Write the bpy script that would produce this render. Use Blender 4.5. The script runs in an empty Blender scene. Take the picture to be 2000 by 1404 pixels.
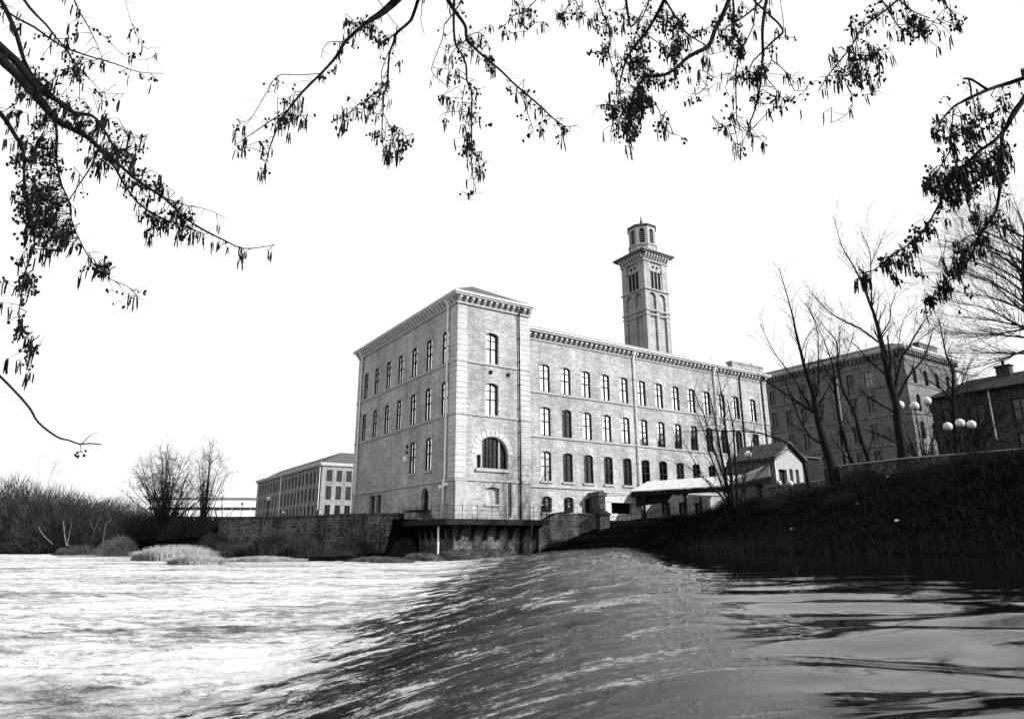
import bpy, math, random
import numpy as np
from mathutils import Vector, Matrix
SC = bpy.context.scene
COL = SC.collection
rng = random.Random(7)

# ---------------------------------------------------------------- camera, world, sun, exposure
F = 1323.9; PITCH = math.radians(15.0); ROLL = math.radians(-0.2177)
fw = Vector((0, math.cos(PITCH), math.sin(PITCH)))
r0 = Vector((1, 0, 0)); u0 = r0.cross(fw)
CR = r0 * math.cos(ROLL) + u0 * math.sin(ROLL)
CU = -r0 * math.sin(ROLL) + u0 * math.cos(ROLL)
cam_d = bpy.data.cameras.new('camera')
cam_d.sensor_width = 36.0; cam_d.lens = F / 2000 * 36.0
cam_d.clip_start = 0.05; cam_d.clip_end = 6000
cam = bpy.data.objects.new('camera', cam_d); COL.objects.link(cam)
M3 = Matrix((CR, CU, -fw)).transposed()
cam.matrix_world = M3.to_4x4()
SC.camera = cam

SUN_AZ = math.radians(113); SUN_EL = math.radians(26)
world = bpy.data.worlds.new('World'); SC.world = world; world.use_nodes = True
wn = world.node_tree; wn.nodes.clear()
sky = wn.nodes.new('ShaderNodeTexSky'); sky.sky_type = 'NISHITA'; sky.sun_disc = False
sky.sun_elevation = SUN_EL; sky.sun_rotation = SUN_AZ
sky.air_density = 1.0; sky.dust_density = 6.0; sky.ozone_density = 1.0
bw = wn.nodes.new('ShaderNodeRGBToBW')
bg = wn.nodes.new('ShaderNodeBackground'); bg.inputs['Strength'].default_value = 0.15
wo = wn.nodes.new('ShaderNodeOutputWorld')
# thin bright overcast veil over the whole sky: clamp the clear-sky luminance from below
veil = wn.nodes.new('ShaderNodeMath'); veil.operation = 'MAXIMUM'; veil.inputs[1].default_value = 4.1
cap_ = wn.nodes.new('ShaderNodeMath'); cap_.operation = 'MINIMUM'; cap_.inputs[1].default_value = 6.5
wn.links.new(sky.outputs[0], bw.inputs[0]); wn.links.new(bw.outputs[0], veil.inputs[0]); wn.links.new(veil.outputs[0], cap_.inputs[0]); wn.links.new(cap_.outputs[0], bg.inputs['Color'])
wn.links.new(bg.outputs[0], wo.inputs['Surface'])
sd = bpy.data.lights.new('sun', 'SUN'); sd.energy = 5.0; sd.angle = math.radians(0.6); sd.color = (1, 1, 1)
sun = bpy.data.objects.new('sun', sd); COL.objects.link(sun)
sv = Vector((math.sin(SUN_AZ) * math.cos(SUN_EL), math.cos(SUN_AZ) * math.cos(SUN_EL), math.sin(SUN_EL)))
sun.rotation_euler = sv.to_track_quat('Z', 'Y').to_euler(); sun.location = (40, -20, 60)
SC.view_settings.view_transform = 'Standard'; SC.view_settings.look = 'None'
SC.view_settings.exposure = 0.8; SC.view_settings.gamma = 1.0

# ---------------------------------------------------------------- survey helpers (pixel of the 2000 px photo -> world)
def ray(px, py): return fw + CR * ((px - 1000) / F) - CU * ((py - 702) / F)
def at(px, py, Y): d = ray(px, py); return d * (Y / d.y)
def atz(px, py, z): d = ray(px, py); return d * (z / d.z)
AZ = math.radians(56.483)
U = Vector((math.sin(AZ), math.cos(AZ), 0)); V = Vector((-math.cos(AZ), math.sin(AZ), 0))
ROTZ = math.pi / 2 - AZ
C0 = Vector((-4.348, 52.0, 0))
def RF(px, py, sb=0.6, base=C0):        # on a plane facing -V : (u, z)
    P = base + V * sb; d = ray(px, py); p = d * (P.dot(V) / d.dot(V)) - base
    return p.dot(U), p.z
def LF(px, py, su=0.0, base=C0):        # on a plane facing -U : (v, z)
    P = base + U * su; d = ray(px, py); p = d * (P.dot(U) / d.dot(U)) - base
    return p.dot(V), p.z
def loc(u, v, z, base=C0): return base + U * u + V * v + Vector((0, 0, z))

# ---------------------------------------------------------------- materials
def new_mat(name):
    m = bpy.data.materials.new(name); m.use_nodes = True
    nt = m.node_tree; p = nt.nodes['Principled BSDF']
    return m, nt, p
def N(nt, t, **kw):
    n = nt.nodes.new(t)
    for k, v in kw.items():
        if k in n.inputs: n.inputs[k].default_value = v
        else: setattr(n, k, v)
    return n
def ramp(nt, stops):
    r = nt.nodes.new('ShaderNodeValToRGB'); e = r.color_ramp.elements
    while len(e) < len(stops): e.new(0.5)
    for i, (p, c) in enumerate(stops):
        e[i].position = p; e[i].color = (c, c, c, 1)
    return r
def noisy(name, lo, hi, scale, rough=0.85, bump=0.3, detail=6, metallic=0.0, dist=0.02, stretch=None):
    m, nt, p = new_mat(name); L = nt.links
    p.inputs['Specular IOR Level'].default_value = 0.08 if hi < .12 else 0.3
    tc = N(nt, 'ShaderNodeTexCoord')
    src = tc.outputs['Object']
    if stretch:
        mp = N(nt, 'ShaderNodeMapping'); mp.inputs['Scale'].default_value = stretch
        L.new(src, mp.inputs[0]); src = mp.outputs[0]
    n = N(nt, 'ShaderNodeTexNoise', Scale=scale, Detail=detail, Roughness=0.65); L.new(src, n.inputs['Vector'])
    r = ramp(nt, [(0.3, lo), (0.7, hi)]); L.new(n.outputs['Fac'], r.inputs[0])
    L.new(r.outputs[0], p.inputs['Base Color'])
    p.inputs['Roughness'].default_value = rough; p.inputs['Metallic'].default_value = metallic
    if bump:
        b = N(nt, 'ShaderNodeBump', Strength=bump, Distance=dist); L.new(n.outputs['Fac'], b.inputs['Height'])
        L.new(b.outputs[0], p.inputs['Normal'])
    return m
def stone(name, lo, hi, bw_=0.55, bh=0.24, mortar=0.1, speck=9.0, bump=0.5, stain=0.3, mort=0.012):
    """coursed rubble / ashlar; runs along either facade (x+y) and up z"""
    m, nt, p = new_mat(name); L = nt.links
    tc = N(nt, 'ShaderNodeTexCoord'); sep = N(nt, 'ShaderNodeSeparateXYZ'); L.new(tc.outputs['Object'], sep.inputs[0])
    ad = N(nt, 'ShaderNodeMath', operation='ADD'); L.new(sep.outputs[0], ad.inputs[0]); L.new(sep.outputs[1], ad.inputs[1])
    cb = N(nt, 'ShaderNodeCombineXYZ'); L.new(ad.outputs[0], cb.inputs[0]); L.new(sep.outputs[2], cb.inputs[1])
    br = N(nt, 'ShaderNodeTexBrick', Scale=1.0); br.offset = 0.5; br.squash = 1.3; br.squash_frequency = 3
    br.inputs['Brick Width'].default_value = bw_; br.inputs['Row Height'].default_value = bh
    br.inputs['Mortar Size'].default_value = mort; br.inputs['Mortar Smooth'].default_value = 0.3
    br.inputs['Color1'].default_value = (0, 0, 0, 1); br.inputs['Color2'].default_value = (1, 1, 1, 1)
    br.inputs['Mortar'].default_value = (0.5, 0.5, 0.5, 1)
    L.new(cb.outputs[0], br.inputs['Vector'])
    n1 = N(nt, 'ShaderNodeTexNoise', Scale=speck, Detail=5.0, Roughness=0.75); L.new(tc.outputs['Object'], n1.inputs['Vector'])
    n2 = N(nt, 'ShaderNodeTexNoise', Scale=0.35, Detail=6.0, Roughness=0.6); L.new(tc.outputs['Object'], n2.inputs['Vector'])
    # value = 0.30*brick + 0.70*speckle
    mx = N(nt, 'ShaderNodeMix', data_type='RGBA'); mx.inputs[0].default_value = 0.24
    r1 = ramp(nt, [(0.41, 0.0), (0.59, 1.0)]); L.new(n1.outputs['Fac'], r1.inputs[0])
    L.new(r1.outputs[0], mx.inputs[6]); L.new(br.outputs['Color'], mx.inputs[7])
    rr = ramp(nt, [(0.0, lo), (1.0, hi)]); L.new(mx.outputs[2], rr.inputs[0])
    st = ramp(nt, [(0.35, 1.0 - stain), (0.62, 1.0)]); L.new(n2.outputs['Fac'], st.inputs[0])
    mm = N(nt, 'ShaderNodeMix', data_type='RGBA', blend_type='MULTIPLY'); mm.inputs[0].default_value = 1.0
    L.new(rr.outputs[0], mm.inputs[6]); L.new(st.outputs[0], mm.inputs[7])
    m2 = N(nt, 'ShaderNodeMix', data_type='RGBA'); L.new(br.outputs['Fac'], m2.inputs[0])
    mps = N(nt, 'ShaderNodeMapping'); mps.inputs['Scale'].default_value = (1.1, 1.1, .09); L.new(tc.outputs['Object'], mps.inputs[0])
    n3 = N(nt, 'ShaderNodeTexNoise', Scale=1.0, Detail=5.0, Roughness=0.6); L.new(mps.outputs[0], n3.inputs['Vector'])
    st3 = ramp(nt, [(0.36, 1.0 - stain * .8), (0.56, 1.0)]); L.new(n3.outputs['Fac'], st3.inputs[0])
    mm3 = N(nt, 'ShaderNodeMix', data_type='RGBA', blend_type='MULTIPLY'); mm3.inputs[0].default_value = 1.0
    L.new(mm.outputs[2], mm3.inputs[6]); L.new(st3.outputs[0], mm3.inputs[7]); mm = mm3
    L.new(mm.outputs[2], m2.inputs[6]); m2.inputs[7].default_value = (mortar, mortar, mortar, 1)
    L.new(m2.outputs[2], p.inputs['Base Color']); p.inputs['Roughness'].default_value = 0.9; p.inputs['Specular IOR Level'].default_value = 0.1
    b = N(nt, 'ShaderNodeBump', Strength=bump, Distance=0.03); iv = N(nt, 'ShaderNodeMath', operation='SUBTRACT')
    L.new(n1.outputs['Fac'], iv.inputs[0]); L.new(br.outputs['Fac'], iv.inputs[1]); L.new(iv.outputs[0], b.inputs['Height'])
    L.new(b.outputs[0], p.inputs['Normal'])
    return m
M = {}
M['stone'] = stone('mill_stone', 0.09, 0.54, mortar=0.2, stain=.32, speck=10, bw_=0.46, bh=0.2, mort=0.009)
M['ashlar'] = stone('dressed_stone', 0.28, 0.54, bw_=0.9, bh=0.42, mortar=0.2, stain=0.22, speck=14)
M['base'] = stone('wet_base_stone', 0.02, 0.22, bw_=0.6, bh=0.3, mortar=0.04, stain=.7, speck=6)
M['trim'] = noisy('trim_stone', 0.16, 0.34, 6.0, bump=0.3)
M['cornice'] = noisy('cornice_stone', 0.26, 0.46, 4.0, bump=0.15)
M['corbel'] = noisy('corbel_stone', 0.25, 0.5, 5.0, bump=0.2)
M['oldstone'] = stone('old_mill_stone', 0.04, 0.25, bw_=0.8, bh=0.3, mortar=0.05, speck=5)
M['farstone'] = stone('far_mill_stone', 0.10, 0.36, bw_=0.9, bh=0.35, mortar=0.12, speck=4)
M['darkwall'] = stone('river_wall_stone', 0.008, 0.2, bw_=0.6, bh=0.22, mortar=0.02, speck=5, stain=0.7, bump=0.9)
M['blackslate'] = noisy('sooty_roof_slate', 0.008, 0.035, 5.0, rough=0.9, bump=0.4)
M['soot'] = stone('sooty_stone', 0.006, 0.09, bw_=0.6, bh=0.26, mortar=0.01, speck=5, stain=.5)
M['slate'] = noisy('roof_slate', 0.025, 0.11, 7.0, rough=0.7, bump=0.4, stretch=(1, 1, 3))
M['darkslate'] = noisy('dark_roof_slate', 0.02, 0.08, 5.0, rough=0.8, bump=0.4)
M['paint'] = noisy('white_paint', 0.62, 0.8, 5.0, rough=0.5, bump=0.05)
M['black'] = noisy('black_paint', 0.003, 0.010, 8.0, rough=0.55, bump=0.1)
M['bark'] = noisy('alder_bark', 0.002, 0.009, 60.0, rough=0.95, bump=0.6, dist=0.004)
M['bark2'] = noisy('tree_bark', 0.003, 0.014, 9.0, rough=0.95, bump=0.6)
M['palebark'] = noisy('pale_bark', 0.1, 0.26, 6.0, rough=0.9, bump=0.5)
M['twig'] = noisy('bush_twig', 0.004, 0.05, 0.5, rough=0.95, bump=0)
M['reed'] = noisy('dry_reed', 0.08, 0.34, 1.2, rough=0.9, bump=0)
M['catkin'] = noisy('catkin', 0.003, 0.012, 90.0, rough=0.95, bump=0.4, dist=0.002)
M['frame'] = noisy('window_frame_paint', 0.006, 0.018, 6.0, rough=0.5, bump=0.05)
M['board'] = noisy('dark_board', 0.005, 0.018, 3.0, rough=0.8, bump=0.3)
M['tin'] = noisy('corrugated_sheet', 0.18, 0.38, 2.5, rough=0.5, bump=0.1, metallic=0.0)
M['rock'] = noisy('wet_rock', 0.005, 0.06, 3.0, rough=0.6, bump=1.0, dist=0.08)
M['pale'] = noisy('pale_shingle', 0.4, 0.7, 3.0, bump=0.6)
def glass(name, base, metallic, rough=0.04, wob=0.25):
    m, nt, p = new_mat(name); L = nt.links
    p.inputs['Base Color'].default_value = (base, base, base, 1); p.inputs['Metallic'].default_value = metallic
    p.inputs['Roughness'].default_value = rough
    tc = N(nt, 'ShaderNodeTexCoord'); n = N(nt, 'ShaderNodeTexNoise', Scale=1.3, Detail=2.0); L.new(tc.outputs['Object'], n.inputs['Vector'])
    b = N(nt, 'ShaderNodeBump', Strength=wob, Distance=0.05); L.new(n.outputs['Fac'], b.inputs['Height']); L.new(b.outputs[0], p.inputs['Normal'])
    return m
M['glass'] = glass('sky_reflecting_glass', 0.9, 1.0)
M['dglass'] = glass('dark_glass', 0.015, 0.0, 0.06)
M['dglass2'] = glass('dim_glass', 0.07, 1.0, 0.12, 0.5)
def globe_mat():
    m, nt, p = new_mat('opal_globe'); p.inputs['Base Color'].default_value = (0.45, 0.45, 0.45, 1)
    p.inputs['Roughness'].default_value = 0.35; return m
M['globe'] = globe_mat()
def ground_mat():
    m, nt, p = new_mat('rough_grass_ground'); L = nt.links
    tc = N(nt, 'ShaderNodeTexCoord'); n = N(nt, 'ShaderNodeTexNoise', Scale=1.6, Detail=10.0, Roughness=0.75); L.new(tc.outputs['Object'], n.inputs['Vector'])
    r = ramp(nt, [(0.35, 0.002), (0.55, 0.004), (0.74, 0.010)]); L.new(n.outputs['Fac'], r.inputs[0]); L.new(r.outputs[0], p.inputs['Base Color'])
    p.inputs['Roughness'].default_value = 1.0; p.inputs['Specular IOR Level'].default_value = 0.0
    b = N(nt, 'ShaderNodeBump', Strength=1.0, Distance=0.25); L.new(n.outputs['Fac'], b.inputs['Height']); L.new(b.outputs[0], p.inputs['Normal'])
    return m
M['ground'] = ground_mat()

# ---------------------------------------------------------------- mesh builder
class MB:
    def __init__(s): s.v = []; s.f = []; s.mi = []
    def add(s, vs, fs, mi=0):
        n = len(s.v); s.v.extend([tuple(p) for p in vs]); s.f.extend([tuple(i + n for i in q) for q in fs]); s.mi.extend([mi] * len(fs)); return s
    def quad(s, a, b, c, d, mi=0): return s.add([a, b, c, d], [(0, 1, 2, 3)], mi)
    def box(s, x0, y0, z0, x1, y1, z1, mi=0):
        return s.add([(x0, y0, z0), (x1, y0, z0), (x1, y1, z0), (x0, y1, z0), (x0, y0, z1), (x1, y0, z1), (x1, y1, z1), (x0, y1, z1)],
                     [(0, 3, 2, 1), (4, 5, 6, 7), (0, 1, 5, 4), (1, 2, 6, 5), (2, 3, 7, 6), (3, 0, 4, 7)], mi)
    def hexa(s, b4, t4, mi=0):
        return s.add(list(b4) + list(t4), [(0, 3, 2, 1), (4, 5, 6, 7), (0, 1, 5, 4), (1, 2, 6, 5), (2, 3, 7, 6), (3, 0, 4, 7)], mi)
    def extrude(s, pts, d, mi=0):       # polygon pts + offset vector
        n = len(pts); d = Vector(d); a = [Vector(p) for p in pts]; b = [p + d for p in a]
        fs = [tuple(range(n))[::-1], tuple(range(n, 2 * n))] + [(i, (i + 1) % n, n + (i + 1) % n, n + i) for i in range(n)]
        return s.add(a + b, fs, mi)
    def beam(s, a, b, w, h, mi=0, up=(0, 0, 1)):
        a = Vector(a); b = Vector(b); d = (b - a).normalized(); up = Vector(up)
        x = d.cross(up)
        if x.length < 1e-5: x = d.cross(Vector((1, 0, 0)))
        x.normalize(); y = x.cross(d).normalized(); x *= w / 2; y *= h / 2
        return s.hexa([a - x - y, a + x - y, a + x + y, a - x + y], [b - x - y, b + x - y, b + x + y, b - x + y], mi)
    def tube(s, pts, rad, n=6, cap=True, mi=0, jit=0.0):
        pts = [Vector(p) for p in pts]; base = len(s.v); k = len(pts)
        if k < 2: return s
        prev = None
        for i, p in enumerate(pts):
            d = (pts[min(i + 1, k - 1)] - pts[max(i - 1, 0)])
            if d.length < 1e-9: d = Vector((0, 0, 1))
            d.normalize()
            if prev is None:
                a = d.cross(Vector((0.31, 0.2, 0.93)));
                if a.length < 1e-4: a = d.cross(Vector((1, 0, 0)))
            else: a = prev - d * prev.dot(d)
            a.normalize(); prev = a; b = d.cross(a); r = rad[i] if hasattr(rad, '__len__') else rad
            for j in range(n):
                t = 2 * math.pi * j / n; rr = r * (1 + (rng.uniform(-jit, jit) if jit else 0))
                q = p + a * (math.cos(t) * rr) + b * (math.sin(t) * rr); s.v.append((q.x, q.y, q.z))
        for i in range(k - 1):
            for j in range(n):
                j2 = (j + 1) % n
                s.f.append((base + i * n + j, base + i * n + j2, base + (i + 1) * n + j2, base + (i + 1) * n + j)); s.mi.append(mi)
        if cap:
            s.f.append(tuple(base + j for j in range(n))[::-1]); s.mi.append(mi)
            s.f.append(tuple(base + (k - 1) * n + j for j in range(n))); s.mi.append(mi)
        return s
    def ball(s, c, rx, ry=None, rz=None, nu=10, nv=7, mi=0, axis=None, jit=0):
        ry = ry or rx; rz = rz or rx; c = Vector(c); vs = []; fs = []
        q = axis.to_track_quat('Z', 'Y') if axis is not None else None
        for i in range(nv + 1):
            ph = math.pi * i / nv
            for j in range(nu):
                th = 2 * math.pi * j / nu; k = 1 + (rng.uniform(-jit, jit) if jit else 0)
                p = Vector((rx * k * math.sin(ph) * math.cos(th), ry * k * math.sin(ph) * math.sin(th), rz * k * math.cos(ph)))
                if q: p = q @ p
                vs.append(c + p)
        for i in range(nv):
            for j in range(nu):
                j2 = (j + 1) % nu
                fs.append((i * nu + j, (i + 1) * nu + j, (i + 1) * nu + j2, i * nu + j2))
        return s.add(vs, fs, mi)
    def lathe(s, prof, n=12, c=(0, 0, 0), mi=0, ph0=0.0):
        vs = []; fs = []
        for r, z in prof:
            for j in range(n):
                t = 2 * math.pi * j / n + ph0; vs.append((c[0] + r * math.cos(t), c[1] + r * math.sin(t), c[2] + z))
        for i in range(len(prof) - 1):
            for j in range(n):
                j2 = (j + 1) % n; fs.append((i * n + j, i * n + j2, (i + 1) * n + j2, (i + 1) * n + j))
        fs.append(tuple(range(n))[::-1]); fs.append(tuple((len(prof) - 1) * n + j for j in range(n)))
        return s.add(vs, fs, mi)
    def build(s, name, mats, parent=None, loc=None, smooth=False):
        me = bpy.data.meshes.new(name); me.from_pydata(s.v, [], s.f)
        if not isinstance(mats, (list, tuple)): mats = [mats]
        for m in mats: me.materials.append(m)
        if len(mats) > 1: me.polygons.foreach_set('material_index', s.mi)
        if smooth: me.polygons.foreach_set('use_smooth', [True] * len(s.f))
        me.update()
        o = bpy.data.objects.new(name, me); COL.objects.link(o)
        if parent: o.parent = parent
        if loc is not None: o.location = loc
        return o
def tag(o, label=None, cat=None, group=None, kind=None):
    if label: o['label'] = label
    if cat: o['category'] = cat
    if group: o['group'] = group
    if kind: o['kind'] = kind
    return o
def empty(name, p, rz=0.0, label=None, cat=None, group=None):
    o = bpy.data.objects.new(name, None); COL.objects.link(o); o.location = p; o.rotation_euler = (0, 0, rz)
    o.empty_display_size = 0.5
    return tag(o, label, cat, group)
def dup(o, parent=None, p=None):
    c = o.copy(); COL.objects.link(c)
    if parent: c.parent = parent
    if p is not None: c.location = p
    for ch in list(o.children):
        d = ch.copy(); COL.objects.link(d); d.parent = c
        for g in list(ch.children):
            e = g.copy(); COL.objects.link(e); e.parent = d
    return c

# ---------------------------------------------------------------- value noise in numpy
def vnoise(x, y, seed=0):
    xi = np.floor(x).astype(np.int64); yi = np.floor(y).astype(np.int64); xf = x - xi; yf = y - yi
    def h(a, b):
        n = (a * 374761393 + b * 668265263 + seed * 982451653) & 0x7fffffff
        n = ((n ^ (n >> 13)) * 1274126177) & 0x7fffffff
        return ((n ^ (n >> 16)) & 0xffff) / 65535.0
    u = xf * xf * (3 - 2 * xf); v = yf * yf * (3 - 2 * yf)
    a = h(xi, yi) * (1 - u) + h(xi + 1, yi) * u; b = h(xi, yi + 1) * (1 - u) + h(xi + 1, yi + 1) * u
    return (a * (1 - v) + b * v) * 2 - 1
def fbm(x, y, o=4, seed=0):
    t = 0; a = 1.0; s = 0
    for i in range(o):
        t = t + a * vnoise(x, y, seed + i); s += a; x = x * 2.03 + 5.1; y = y * 2.03 + 1.7; a *= 0.55
    return t / s
def grid_mesh(name, X, Y, Z, mat, attrs=None):
    ny, nx = X.shape
    me = bpy.data.meshes.new(name)
    idx = np.arange(nx * ny).reshape(ny, nx)
    f = np.stack([idx[:-1, :-1], idx[:-1, 1:], idx[1:, 1:], idx[1:, :-1]], -1).reshape(-1, 4)
    me.vertices.add(nx * ny); me.vertices.foreach_set('co', np.stack([X, Y, Z], -1).reshape(-1).astype(np.float32))
    me.loops.add(len(f) * 4); me.loops.foreach_set('vertex_index', f.reshape(-1).astype(np.int32))
    me.polygons.add(len(f)); me.polygons.foreach_set('loop_start', np.arange(0, len(f) * 4, 4, dtype=np.int32))
    me.polygons.foreach_set('use_smooth', np.ones(len(f), dtype=bool))
    me.update(calc_edges=True)
    for k, a in (attrs or {}).items():
        at_ = me.attributes.new(k, 'FLOAT', 'POINT'); at_.data.foreach_set('value', a.reshape(-1).astype(np.float32))
    me.materials.append(mat)
    o = bpy.data.objects.new(name, me); COL.objects.link(o); return o

# ---------------------------------------------------------------- terrain
ZL, ZU = -1.3, -0.45
WL = []
for px, py in ((-900, 1079), (-400, 1077), (-100, 1077), (35, 1078), (150, 1081), (270, 1086), (440, 1093)):
    p = atz(px, py, ZL); WL.append((p.x, p.y))
WL += [(-19, 49.5), (-11, 49.0), (-8.5, 50.5)]
for u, v in ((1.0, 1.0), (8.1, -0.4)):
    p = loc(u, v, 0); WL.append((p.x, p.y))
WL += [(5.2, 54.0), (8.2, 52.6), (10.3, 50.5), (10.3, 46), (10.2, 35), (9.6, 26), (13.2, 18.0), (18, 9), (24, 0), (30, -20), (60, -120)]
WL = np.array(WL)
POLY = np.vstack([WL, [[3000, -120], [3000, 3000], [-3000, 3000], [-3000, WL[0][1]]]])
def inside(x, y):
    c = np.zeros(x.shape, bool); n = len(POLY)
    for i in range(n):
        x1, y1 = POLY[i]; x2, y2 = POLY[(i + 1) % n]
        if y1 == y2: continue
        t = ((y1 > y) != (y2 > y)) & (x < (x2 - x1) * (y - y1) / (y2 - y1) + x1); c ^= t
    return c
def sdist(x, y):
    d = np.full(x.shape, 1e9)
    for i in range(len(WL) - 1):
        a = WL[i]; b = WL[i + 1]; ab = b - a; t = np.clip(((x - a[0]) * ab[0] + (y - a[1]) * ab[1]) / (ab @ ab), 0, 1)
        d = np.minimum(d, np.hypot(x - a[0] - t * ab[0], y - a[1] - t * ab[1]))
    return np.where(inside(x, y), d, -d)
RPW = [at(436, 1012, 62), at(520, 1011, 60.5), at(620, 1009, 59), at(692, 1005.5, 58), at(770, 1005, 57)]
RPX = [p.x for p in RPW]; RPY = [p.y for p in RPW]
CT = np.array([(-4.3, 51, 1.6), (3, 54.5, 1.65), (5.5, 56, .7), (8, 56.5, 1.0), (10.5, 56, 1.3), (8, 59, 1.7), (12, 59, 1.9), (18, 63, 2.2), (25, 68, 3.2), (33, 74, 4.6), (12.5, 54.5, 1.75), (13, 50, 2.15), (16, 48, 2.35), (19.5, 45.5, 2.6), (21, 47.5, 2.7),
    (24, 51, 3.8), (27, 56, 4.7), (23, 45, 3.95), (25, 42.5, 3.9), (27.5, 40, 3.85), (30, 37, 3.8), (34, 33, 3.75), (40, 26, 3.7), (50, 12, 3.8), (32, 46, 4.0), (36, 40, 4.0), (70, -20, 5), (45, 50, 5.0), (50, 62, 5.4), (66, 110, 6), (45, 90, 5.5),
    (10, 95, 2.5), (-5, 80, 1.9), (-15, 60, 1.85), (-9, 60, 1.8), (-14, 61, 1.8), (-22, 64, 1.7), (-24, 66, 1.7), (-30, 100, 1.2), (-41, 150, 1.0), (-30, 68, 0.2), (-40, 80, 0.2), (-70, 110, 0.2), (-120, 150, 0.5), (200, 100, 6), (200, -50, 5), (-200, 200, 1), (100, 300, 6), (-100, 400, 2)])
def ground_z(x, y):
    x = np.asarray(x, float); y = np.asarray(y, float)
    d = sdist(x, y); num = np.zeros(x.shape); den = np.zeros(x.shape)
    for cx, cy, cz in CT:
        w = 1.0 / ((x - cx) ** 2 + (y - cy) ** 2 + 1.0) ** 1.7; num += w * cz; den += w
    top = num / den
    right = 1 / (1 + np.exp(-(x - 2) / 1.5))
    wid = 3.0 + 8.5 * np.clip((x - 8) / 4, 0, 1) * (1 - 0.85 * np.clip((y - 38) / 10, 0, 1))
    zw = np.where(right > 0.5, ZU, ZL) - 0.08
    t = np.clip(d / wid, 0, 1); s = 0.35 * t + 0.65 * t * t * (3 - 2 * t)
    z = np.where(d > 0, zw + (top - zw) * s, zw + np.maximum(d * 0.35, -1.8))
    # low muddy strip in front of the river wall, nothing under the terrace
    yw = np.interp(x, RPX, RPY)
    z = np.where((x > RPX[0] - 1) & (x < RPX[-1]) & (y < yw + .55), np.minimum(z, -1.12 + .25 * np.clip(y - 50, 0, 5) / 5), z)
    lu = (x - C0.x) * U.x + (y - C0.y) * U.y; lv = (x - C0.x) * V.x + (y - C0.y) * V.y
    z = np.where((lu > -6) & (lu < 7.6) & (lv < 6.0) & (lv > -3), np.minimum(z, -1.0 - .5 * np.clip(-lu, 0, 1)), z)
    b = np.clip(d / 3, 0, 1) * np.where(x > 9, 1, 0.4)
    return z + b * (0.16 * fbm(x * 0.45, y * 0.45, 4, 3) + 0.05 * fbm(x * 2.1, y * 2.1, 2, 9))
def gz(x, y): return float(ground_z(np.array([x]), np.array([y]))[0])
def axis(segs):
    out = []
    for a, b, st in segs: out += list(np.arange(a, b, st))
    return np.array(out + [segs[-1][1]])
gx = axis([(-2500, -300, 200), (-300, -120, 12), (-120, -30, 2.5), (-30, 60, 0.6), (60, 120, 4), (120, 400, 30), (400, 2500, 300)])
gy = axis([(-1500, -100, 200), (-100, 0, 8), (0, 14, 1.5), (14, 66, 0.6), (66, 130, 2.5), (130, 300, 15), (300, 3000, 300)])
GX, GY = np.meshgrid(gx, gy)
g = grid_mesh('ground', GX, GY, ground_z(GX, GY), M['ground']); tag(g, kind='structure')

# ---------------------------------------------------------------- river
def river_profile(x, y):
    xc = 0.6 + 0.17 * y; w = 3.3 + 0.23 * np.abs(y); t = (xc - x) / w
    s = np.clip(t, 0, 1); s = s * s * (3 - 2 * s)
    lead = 0.05 * np.exp(-np.maximum(-t * w, 0) / 1.2) + .13 * np.exp(-np.abs(y) / 2.0) * (1 - s)
    return ZU - lead * 0.6 - (ZU - ZL) * s, t
rad = np.concatenate([[0.01], np.geomspace(0.5, 14, 300), np.geomspace(14.2, 300, 150)])
ang = np.radians(np.concatenate([np.linspace(-180, -52, 60)[:-1], np.linspace(-52, 52, 760), np.linspace(52, 180, 60)[1:]]))
RR, AA = np.meshgrid(rad, ang, indexing='ij')
WX = RR * np.sin(AA); WY = RR * np.cos(AA); WZ, WT = river_profile(WX, WY)
low = np.clip((WT - 0.55) / 0.6, 0, 1); face = np.clip(WT / 0.3, 0, 1) * (1 - low); pool = 1 - np.clip(WT / 0.3 + 0.4, 0, 1)
dist = np.maximum(RR, 1.0)
fade = 1 / (1 + dist / 60)
wy_ = WY + .35 * fbm(WX * .35, WY * .25, 2, 15)
st = 1 - 2 * np.abs(fbm(WX * 0.42, wy_ * 2.6 - WX * 0.2, 4, 11)) ** .7
st2 = 1 - 2 * np.abs(fbm(WX * 1.1, wy_ * 6.5 - WX * 0.3, 3, 13)) ** .7
lip = np.clip((WT + .12) / .25, 0, 1) * (1 - low * .6)
WZ = WZ + lip * (0.034 * st + 0.013 * st2 + 0.006 * fbm(WX * 2.2, WY * 15, 2, 5)) * np.clip(dist / 4, 0.3, 2.2)
WZ = WZ + low * fade * (0.085 * fbm(WX * 0.5, WY * 1.1, 3, 21) + 0.07 * fbm(WX * 1.3, WY * 3.4, 5, 31)) * np.clip(dist / 7, 0.25, 1.2)
ridge = 1 - np.abs(fbm(WX * 0.35 + 3, WY * 0.8, 3, 41)); WZ = WZ + low * 0.05 * (ridge - 0.7)
WZ = WZ + pool * np.clip(1.45 - dist / 8, 0, 1) * (.034 * np.sin(WY * 3.9 + 3.0 * fbm(WX * .5, WY * .35, 3, 77) + .5 * WX) + .017 * np.sin(WY * 9.5 + 4.5 * fbm(WX * .7, WY * .6, 3, 87) - .8 * WX))
WZ = WZ + pool * (0.030 * fbm(WX * 0.40, WY * 1.2, 3, 51) + 0.007 * fbm(WX * 0.7, WY * 3.4, 2, 61)) * np.clip(dist / 5, .35, 1) * 1.25 / (1 + (dist / 6) ** 2)
fo = low * 1.0
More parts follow.
